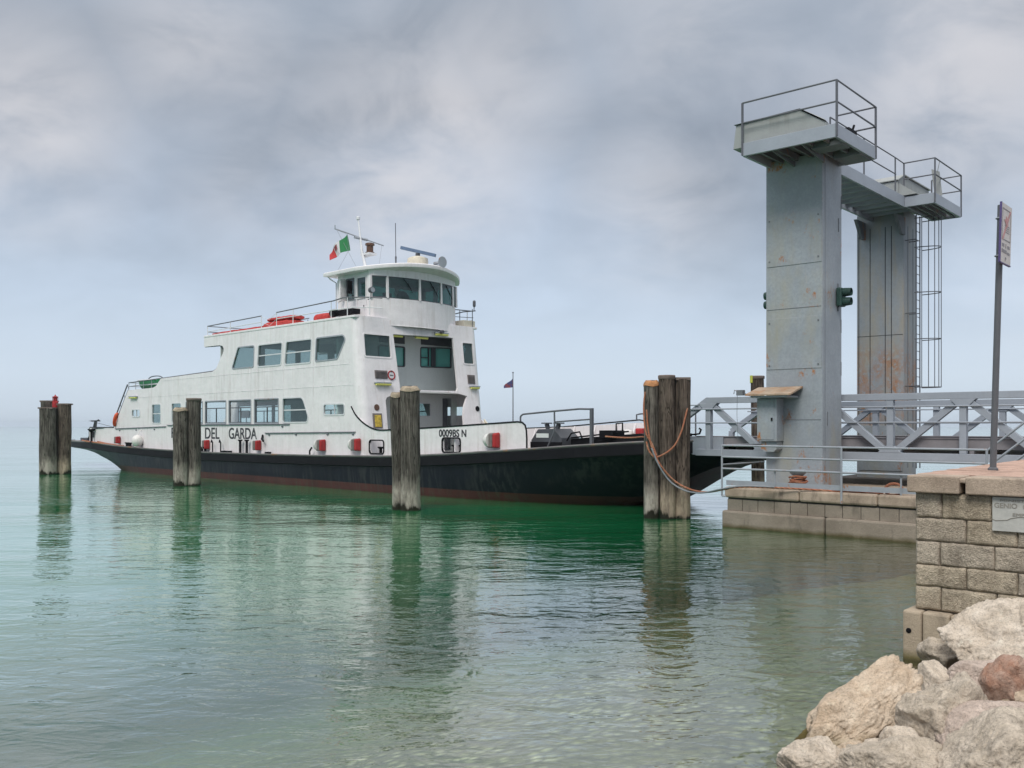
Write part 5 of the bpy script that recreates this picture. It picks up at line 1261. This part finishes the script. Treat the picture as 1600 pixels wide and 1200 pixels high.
# ------------------------------------------------------------------ stone quay in the foreground
def quay():
    t = thing('quay_wall', 'stone block quay wall with a coping and a carved plaque at the right', 'wall', DOCK, (8, -10, 0))
    E0, V0 = 6.03, -11.80; E1 = 13.0; VB = -1.9
    def block(mb, e0, e1, z0, z1, seed):
        nu, nv = max(6, int((e1-e0)/.016)), max(6, int((z1-z0)/.016)); mi = random.choice((0,0,1,2,2))
        def fn(u, v):
            e, z = e0 + (e1-e0)*u, z0 + (z1-z0)*v
            d = min(u*(e1-e0), (1-u)*(e1-e0), v*(z1-z0), (1-v)*(z1-z0)); k = min(1, d/.022)
            rg = .009*noise.noise((e*7, z*7, seed)) + .006*noise.noise((e*22, z*22, seed)) + .007*noise.noise((e*45, z*45, seed))
            wob = .012*noise.noise((e*9, z*9, seed+5)) + .006*noise.noise((e*25, z*25, seed+5))
            return Vector((e + (wob if 0 < u < 1 else wob*.6), V0 + .024*(1-math.sqrt(k)) - rg*k, z + wob*.8))
        mb.grid(nu, nv, fn, mi=mi)
        # returns at the joint
        for u in (0, 1):
            mb.grid(1, nv, lambda a, v, u=u: fn(u, v) if a == 0 else fn(u, v) + Vector((0, .12, 0)), mi=mi)
        for v in (0, 1):
            mb.grid(nu, 1, lambda u, a, v=v: fn(u, v) if a == 0 else fn(u, v) + Vector((0, .12, 0)), mi=mi)
        if e0 < E0 + .01: mb.grid(1, nv, lambda a, v: fn(0, v) + Vector((0, 1.2*a, 0)), mi=mi)
    courses = [(1.583, 1.857, .28, .51), (1.323, 1.577, .53, .5), (1.063, 1.317, .26, .55), (.823, 1.057, .53, .5), (.563, .817, .27, .56)]
    mb = MB(); s = 1
    for z0, z1, first, ln_ in courses:
        e = E0; w = first
        while e < E1:
            block(mb, e, min(e+w-.009, E1), z0, z1, s*1.7); e += w; w = ln_*(.92+.16*random.random()) if e > E0+1.2 else ln_; s += 1
    mb.build('masonry', [M['block'], M['block_b'], M['block_c']], t, angle=60)
    mb = MB(); mb.box((E0+.02, V0+.05, -.8), (E1, VB, 1.86)); mb.build('wall_core', M['mortar'], t)
    mb = MB(); mb.box((5.93, V0-.12, -1.0), (6.13, VB, .55)); mb.box((6.136, V0-.105, -1.0), (6.42, V0+.3, .55)); mb.box((6.426, V0-.105, -1.0), (E1, V0+.3, .55)); mb.build('plinth', M['plinth'], t, bevel=.025)
    mb = MB(); mb.lathe([(.026,0),(.03,-.008),(.018,-.012)], (6.0, V0-.118, .33), 14, 'Y'); mb.build('bolt', M['black'], t)
    mb = MB(); e = 5.97
    for w in (.605, .95, 1.1, 1.0, 1.2, 1.0, 1.2):
        e2 = e + w; mb.box((e, V0-.10, 1.862), (e2-(.06 if e < 6 else .012), V0+.32, 2.05)); e = e2
    mb.box((6.50, V0-.08, 1.98), (6.60, V0+.3, 2.03))
    mb.build('coping', M['cap'], t, bevel=.016)
    mb = MB(); rows = 7; v = V0 + .325
    random.seed(3)
    while v < VB:
        v2 = v + .30; e = 5.96 - .03*(v - V0)
        while e < E1:
            w = .45 + .3*random.random(); mb.box((e, v, 1.862), (min(e+w, E1)-.008, v2-.008, 2.047+.006*random.random())); e += w
        v = v2
    mb.build('paving', M['pave'], t, bevel=.006)
    # carved plaque
    mb = MB(); mb.box((6.825, V0-.035, 1.49), (7.9, V0+.0, 1.85)); po = mb.build('plaque', M['plaque'], t, bevel=.004)
    b = parent_base[t.name]; fn = lambda u, v: Vector((u, V0-.038, v))
    mb = MB(); text_mesh(mb, 'MINISTERO', 6.90, 7.28, 1.803, 1.825, fn, fn, .004); text_mesh(mb, 'GENIO', 6.845, 7.06, 1.735, 1.785, fn, fn, .004); text_mesh(mb, 'C', 7.115, 7.15, 1.73, 1.78, fn, fn, .004); text_mesh(mb, 'EMP', 7.02, 7.13, 1.655, 1.685, fn, fn, .004)
    mb.build('inscription', M['engrave'], po, base=b, recalc=False)
    mb = MB(); mb.tube([(6.826,V0-.036,1.615),(6.86,V0-.037,1.60),(6.92,V0-.037,1.607),(6.97,V0-.037,1.612),(7.0,V0-.037,1.63),(7.08,V0-.037,1.65),(7.2,V0-.037,1.65)], .005, 5); mb.build('crack', M['engrave'], po, base=b)
    # scatter of dry leaves caught behind the coping
quay()
def sign_post():
    e, v = 6.40, -10.09
    t = thing('sign_post', 'grey pole with a white prohibition sign seen edge on, standing on the quay', 'sign', DOCK, (e, v, 2.05))
    lean = Vector((.09, .0, 0))
    def p(z, de=0, dv=0): k = (z - 2.05)/3.25; return Vector((e + .082*k + de, v + .03*k + dv, z))
    mb = MB(); mb.tube([p(2.03), p(4.62), p(5.30)], .038, 14); mb.lathe([(.06,2.052),(.06,2.075),(.04,2.09)], (e, v, 0), 14); mb.build('pole', M['pole'], t)
    W_, H_ = .48, .72; z0 = 4.57
    P = lambda a, z, o=0: p(z, .055+o, -.25 + a)
    def quad(mb, a0, a1, z0_, z1_, o, th=.006):
        mb.prism([P(a0,z0_,o), P(a1,z0_,o), P(a1,z1_,o), P(a0,z1_,o)], (th,0,0))
    mb = MB(); quad(mb, 0, W_, z0, z0+H_, 0, .016); po = mb.build('sign_panel', M['signwhite'], t, bevel=.004)
    b = parent_base[t.name]
    mb = MB(); quad(mb, -.008, .006, z0, z0+H_, -.004, .024); quad(mb, .006, W_, z0-.008, z0+.004, -.004, .024); mb.build('panel_edge', M['sign_blue'], po, base=b)
    mb = MB(); a0, a1, q0, q1 = .05, .43, z0+.28, z0+.66
    for s in ((a0,a1,q1-.012,q1),(a0,a1,q0,q0+.012),(a0,a0+.01,q0,q1),(a1-.01,a1,q0,q1)): quad(mb, *s, .0165, .002)
    for k in range(4): quad(mb, .16, .38, q0+.10+k*.025, q0+.108+k*.025, .0165, .002)
    for a_, w_, zz, h_ in ((.06,.10,.20,.035),(.22,.03,.19,.05),(.31,.10,.195,.035),(.05,.05,.125,.045),(.11,.17,.125,.04),(.30,.12,.12,.03),(.21,.02,.03,.05),(.235,.03,.055,.025)): quad(mb, a_, a_+w_, z0+zz, z0+zz+h_, .0165, .002)
    mb.build('pictogram', M['sign_dark'], po, base=b)
    mb = MB(); mb.prism([P(a0+.0,q0+.0,.018), P(a0+.05,q0+.0,.018), P(a1-.0,q1,.018), P(a1-.05,q1,.018)], (.002,0,0))
    mb.prism([P(.17,q0+.22,.019), P(.24,q0+.16,.019), P(.31,q0+.19,.019), P(.29,q0+.26,.019), P(.22,q0+.30,.019)], (.002,0,0)); mb.prism([P(.13,q0+.25,.019),P(.17,q0+.21,.019),P(.20,q0+.24,.019)], (.002,0,0)); mb.build('slash', M['sign_red'], po, base=b)
    mb = MB()
    for z in (4.68, 5.14): mb.tube([p(z, .048*math.cos(a*PI/8), .048*math.sin(a*PI/8)) for a in range(16)], .010, 6, closed=True); mb.box(p(z,.03,-.06)-Vector((0,0,.015)), p(z,.063,.06)+Vector((0,0,.015)))
    mb.build('clamp', M['grey_rail'], t)
sign_post()

# ------------------------------------------------------------------ ropes between post, ferry and pier
def rope(name, label, pts, r, m, cat='rope'):
    mb = MB(); P = smooth_path(pts, 10); mb.tube(P, r, 7); b = P[0]
    o = mb.build(name, M[m], None, base=b, frame=WORLD); tag(o, label, cat); return o
d4 = b4[1]
rope('mooring_rope', 'orange mooring rope sagging from the bow posts to the pier edge', [at(1010,640,d4-.27), at(1013,672,d4-.3), at(1019,700,d4-.35), at(1033,728,d4-.42), at(1055,752,d4-.45), at(1080,765,d4-.8), at(1105,769,d4-1.6), at(1130,765,23.5), at(1160,761,23.1), at(1230,763,22.5), at(1300,767,21.9), at(1380,771,21.2)], .024, 'rope')
rope('mooring_cable', 'grey cable hanging beside the orange rope from the bow posts', [at(1018,700,d4-.42), at(1030,728,d4-.48), at(1048,753,d4-.5), at(1072,767,d4-.8), at(1098,770,d4-1.6), at(1128,764,23.45), at(1160,759.5,22.95), at(1210,761,22.55)], .022, 'cable', 'cable')
rope('rope_loop', 'orange rope loop slung across the face of the three bow posts', [at(1074,638,d4-.12), at(1070,655,d4-.22), at(1064,676,d4-.3), at(1054,696,d4-.33), at(1040,708,d4-.36), at(1024,714,d4-.38), at(1014,704,d4-.36), at(1010,690,d4-.3)], .024, 'rope')
rope('rope_loop', 'orange rope running down the left bow post from its ochre top', [at(1008,612,d4-.1), at(1006,632,d4-.08), at(1006.5,655,d4-.12), at(1010,678,d4-.25), at(1019,694,d4-.32), at(1026,712,d4-.38)], .024, 'rope')
rope('bow_line', 'orange line stretched from the ferry bow bitts to the post', [at(946,682,27.9), at(965,683.5,27.4), at(985,684,26.9), at(1005,682.5,d4-.05)], .024, 'rope')

# ------------------------------------------------------------------ rocks
def m_rock(name, col, col2, moss=0.0, dark=.5):
    t = NT(name)
    c = t.mix(t.ramp(t.noise(3.2, 7, .65, dist=.6), .35, .65), col, col2)
    c = t.mix(t.ramp(t.noise(11, 5, .7), .46, .72, 0, dark), c, sc3(col, .32))
    c = t.mix(t.ramp(t.noise(60, 3, .7), .5, .72, 0, .55), c, sc3(col, .28))
    c = t.mix(t.ramp(t.noise(7, 5, .7, off=(8,3,2)), .58, .75, 0, .6), c, sc3(col2, 1.35))
    z = t.n.new('ShaderNodeNewGeometry'); sp = t.n.new('ShaderNodeSeparateXYZ'); t.l.new(z.outputs['Position'], sp.inputs[0])
    zz = t.math('ADD', sp.outputs[2], t.math('MULTIPLY', t.noise(6, 4, .6), .14))
    c = t.mix(t.ramp(zz, .26, .12, 0, .55+.4*moss), c, (.13,.10,.028)); c = t.mix(t.ramp(zz, .13, .05), c, (.035,.03,.012))
    h = t.math('ADD', t.noise(9, 8, .7, dist=.4), t.math('MULTIPLY', t.noise(38, 5, .7), .45))
    return t.done(c, .85, t.bump(h, .05), spec=.25)
RM = {'tan': m_rock('tan_rock', (.60,.46,.33), (.80,.67,.53), .3, .5), 'grey': m_rock('grey_rock', (.53,.45,.355), (.73,.63,.52), 0, .7), 'pale': m_rock('pale_rock', (.63,.53,.42), (.82,.72,.61), 0, .55),
      'red': m_rock('red_rock', (.42,.22,.145), (.52,.41,.34), 0, .6), 'pink': m_rock('pinkish_rock', (.55,.44,.37), (.70,.58,.50), 0, .5), 'moss': m_rock('mossy_rock', (.22,.165,.05), (.36,.28,.12), 1, .6)}
def rock(label, pos, rad, rot, m, seed, cuts=9, rough=1.0, p=.0):
    rs = random.Random(seed)
    bm = bmesh.new(); bmesh.ops.create_icosphere(bm, subdivisions=6 if rad[0] > .3 else 5, radius=1)
    planes = []
    for i in range(cuts):
        n = Vector((rs.gauss(0,1), rs.gauss(0,1), rs.gauss(0,1))).normalized(); planes.append((n, .55 + .38*rs.random()))
    R = Matrix.Rotation(rot[2], 3, 'Z') @ Matrix.Rotation(rot[1], 3, 'Y') @ Matrix.Rotation(rot[0], 3, 'X')
    for v in bm.verts:
        d = v.co.normalized(); r = 1.0
        for n, k in planes:
            q = d.dot(n)
            if q > .05:
                lim = k/q
                if lim < r + .25:                                # soft minimum keeps edges worn
                    h_ = max(0, min(1, .5 + .5*(r - lim)/.035)); r = r*(1-h_) + lim*h_ - .035*h_*(1-h_)
        s_ = seed*3.1
        r *= 1 + rough*(.09*noise.noise(d*1.7 + Vector((s_,0,0))) + .05*noise.noise(d*4 + Vector((0,s_,0))) - .05*(1-abs(noise.noise(d*5.5 + Vector((s_,s_,0))))*2.2)**3 + .03*noise.noise(d*13 + Vector((s_,s_,0))) + .018*noise.noise(d*30 + Vector((0,0,s_))))
        c_ = Vector((d.x*r*rad[0], d.y*r*rad[1], d.z*r*rad[2]))
        # bedding ledges
        c_.z += rough*.012*math.sin((c_.z + .3*c_.x)*38 + 3*noise.noise(c_*4))*min(1, rad[2]*3)
        v.co = R @ c_
    me = bpy.data.meshes.new('rock'); bm.to_mesh(me); bm.free()
    for pl in me.polygons: pl.use_smooth = True
    me.materials.append(RM[m])
    o = bpy.data.objects.new('rock', me); C.objects.link(o); o.location = pos
    tag(o, label, 'rock', 'rocks along the shore')
def rk(label, pxx, pyy, d, rad, rot, m, seed, **k): rock(label, at(pxx, pyy, d), rad, rot, m, seed, **k)
rk('long tan slab rock sloping into the water', 1340, 1118, 7.65, (.90,.44,.31), (-.35,-.42,.55), 'tan', 11, cuts=19)
rk('grey wedge shaped rock with a flat face beside the tan slab', 1480, 1138, 7.05, (.42,.40,.45), (.2,.35,.3), 'grey', 23, cuts=18)
rk('pale triangular rock between the tan slab and the plinth', 1472, 1072, 8.2, (.26,.28,.20), (.3,.3,.2), 'pale', 5)
rk('rounded grey brown rock touching the corner of the plinth', 1478, 1026, 8.9, (.24,.26,.24), (0,.2,.6), 'grey', 31, cuts=14)
rk('large pale boulder leaning against the quay wall', 1562, 1004, 8.5, (.64,.46,.34), (.2,-.35,.25), 'pale', 47, cuts=17)
rk('smooth pinkish white rock left of the red one', 1540, 1056, 7.9, (.32,.26,.17), (.1,-.1,.3), 'pink', 8, cuts=13, rough=.6)
rk('upright red brown stone at the right edge', 1580, 1080, 7.25, (.24,.25,.34), (.1,.25,.2), 'red', 14, cuts=16, rough=.7)
rk('smooth grey pink boulder under the red stone', 1548, 1140, 6.8, (.42,.32,.22), (.05,-.1,.25), 'pink', 17, cuts=12, rough=.5)
rk('mottled dark grey boulder in the bottom right corner', 1570, 1186, 6.15, (.50,.40,.30), (.1,-.25,.4), 'grey', 29, cuts=15)
rk('small pale cream rock at the foot of the grey wedge', 1408, 1166, 6.95, (.17,.17,.16), (.2,.2,.1), 'pale', 37, cuts=15)
rk('flat speckled grey rock at the bottom edge', 1395, 1200, 6.45, (.44,.32,.20), (0,-.05,.1), 'grey', 41, cuts=14)
rk('low pale rock half in the water at the bottom edge', 1278, 1200, 6.75, (.34,.28,.19), (.1,-.1,.4), 'pale', 43, cuts=15)
rk('mossy ochre rock awash beyond the tan slab', 1392, 1070, 8.75, (.52,.30,.14), (0,-.1,.62), 'moss', 53, cuts=14)
rk('small pointed tan rock at the waterline left of the slab top', 1310, 1102, 8.3, (.16,.13,.12), (.2,.3,.5), 'tan', 59, cuts=15)
rk('submerged mossy rock along the left edge of the slab', 1275, 1158, 7.6, (.36,.20,.075), (0,-.1,.75), 'moss', 61, cuts=16)
rk('small tan rock wedged under the slab above the bottom pale rock', 1330, 1186, 6.95, (.24,.2,.15), (.1,.1,.4), 'tan', 83, cuts=16)
rk('small grey stone between the grey wedge and the smooth pinkish boulder', 1462, 1186, 6.6, (.20,.2,.17), (.1,.3,.2), 'grey', 89, cuts=16)
rk('pale rock wedged below the pinkish one', 1500, 1098, 7.5, (.26,.24,.2), (.1,.1,.8), 'pale', 67, cuts=15)

rs0 = random.Random(5)
for i, (a, b_, d_, q) in enumerate(((1330,1180,7.2,.15),(1365,1178,7.1,.13),(1440,1196,6.7,.16),(1470,1160,7.0,.15),(1505,1182,6.6,.17),(1440,1100,7.9,.14),(1500,1120,7.3,.17),(1535,1105,7.4,.18),(1590,1140,6.8,.2),(1525,1030,8.5,.18),(1300,1190,7.0,.13),(1240,1195,7.1,.12),(1600,1110,7.2,.22),(1350,1200,6.7,.14))):
    rk('small broken stone in the gaps between the shore boulders', a, b_, d_, (q*1.2, q, q*.75), (rs0.random(), rs0.random(), rs0.random()*3), ('tan','pale','grey')[i % 3], 101+i, cuts=14)

# ------------------------------------------------------------------ haze over the lake
def haze():
    mb = MB(); mb.box((-4200, -120, -11), (4200, 3000, 12.6))
    m = bpy.data.materials.new('haze'); m.use_nodes = True; t = m.node_tree
    for n in list(t.nodes): t.nodes.remove(n)
    o = t.nodes.new('ShaderNodeOutputMaterial'); v = t.nodes.new('ShaderNodeVolumePrincipled')
    v.inputs['Color'].default_value = (.80, .89, 1, 1); v.inputs['Density'].default_value = .00022; v.inputs['Anisotropy'].default_value = .2
    t.links.new(v.outputs[0], o.inputs['Volume'])
    ob = mb.build('haze', m, frame=WORLD); tag(ob, kind='stuff')
haze()
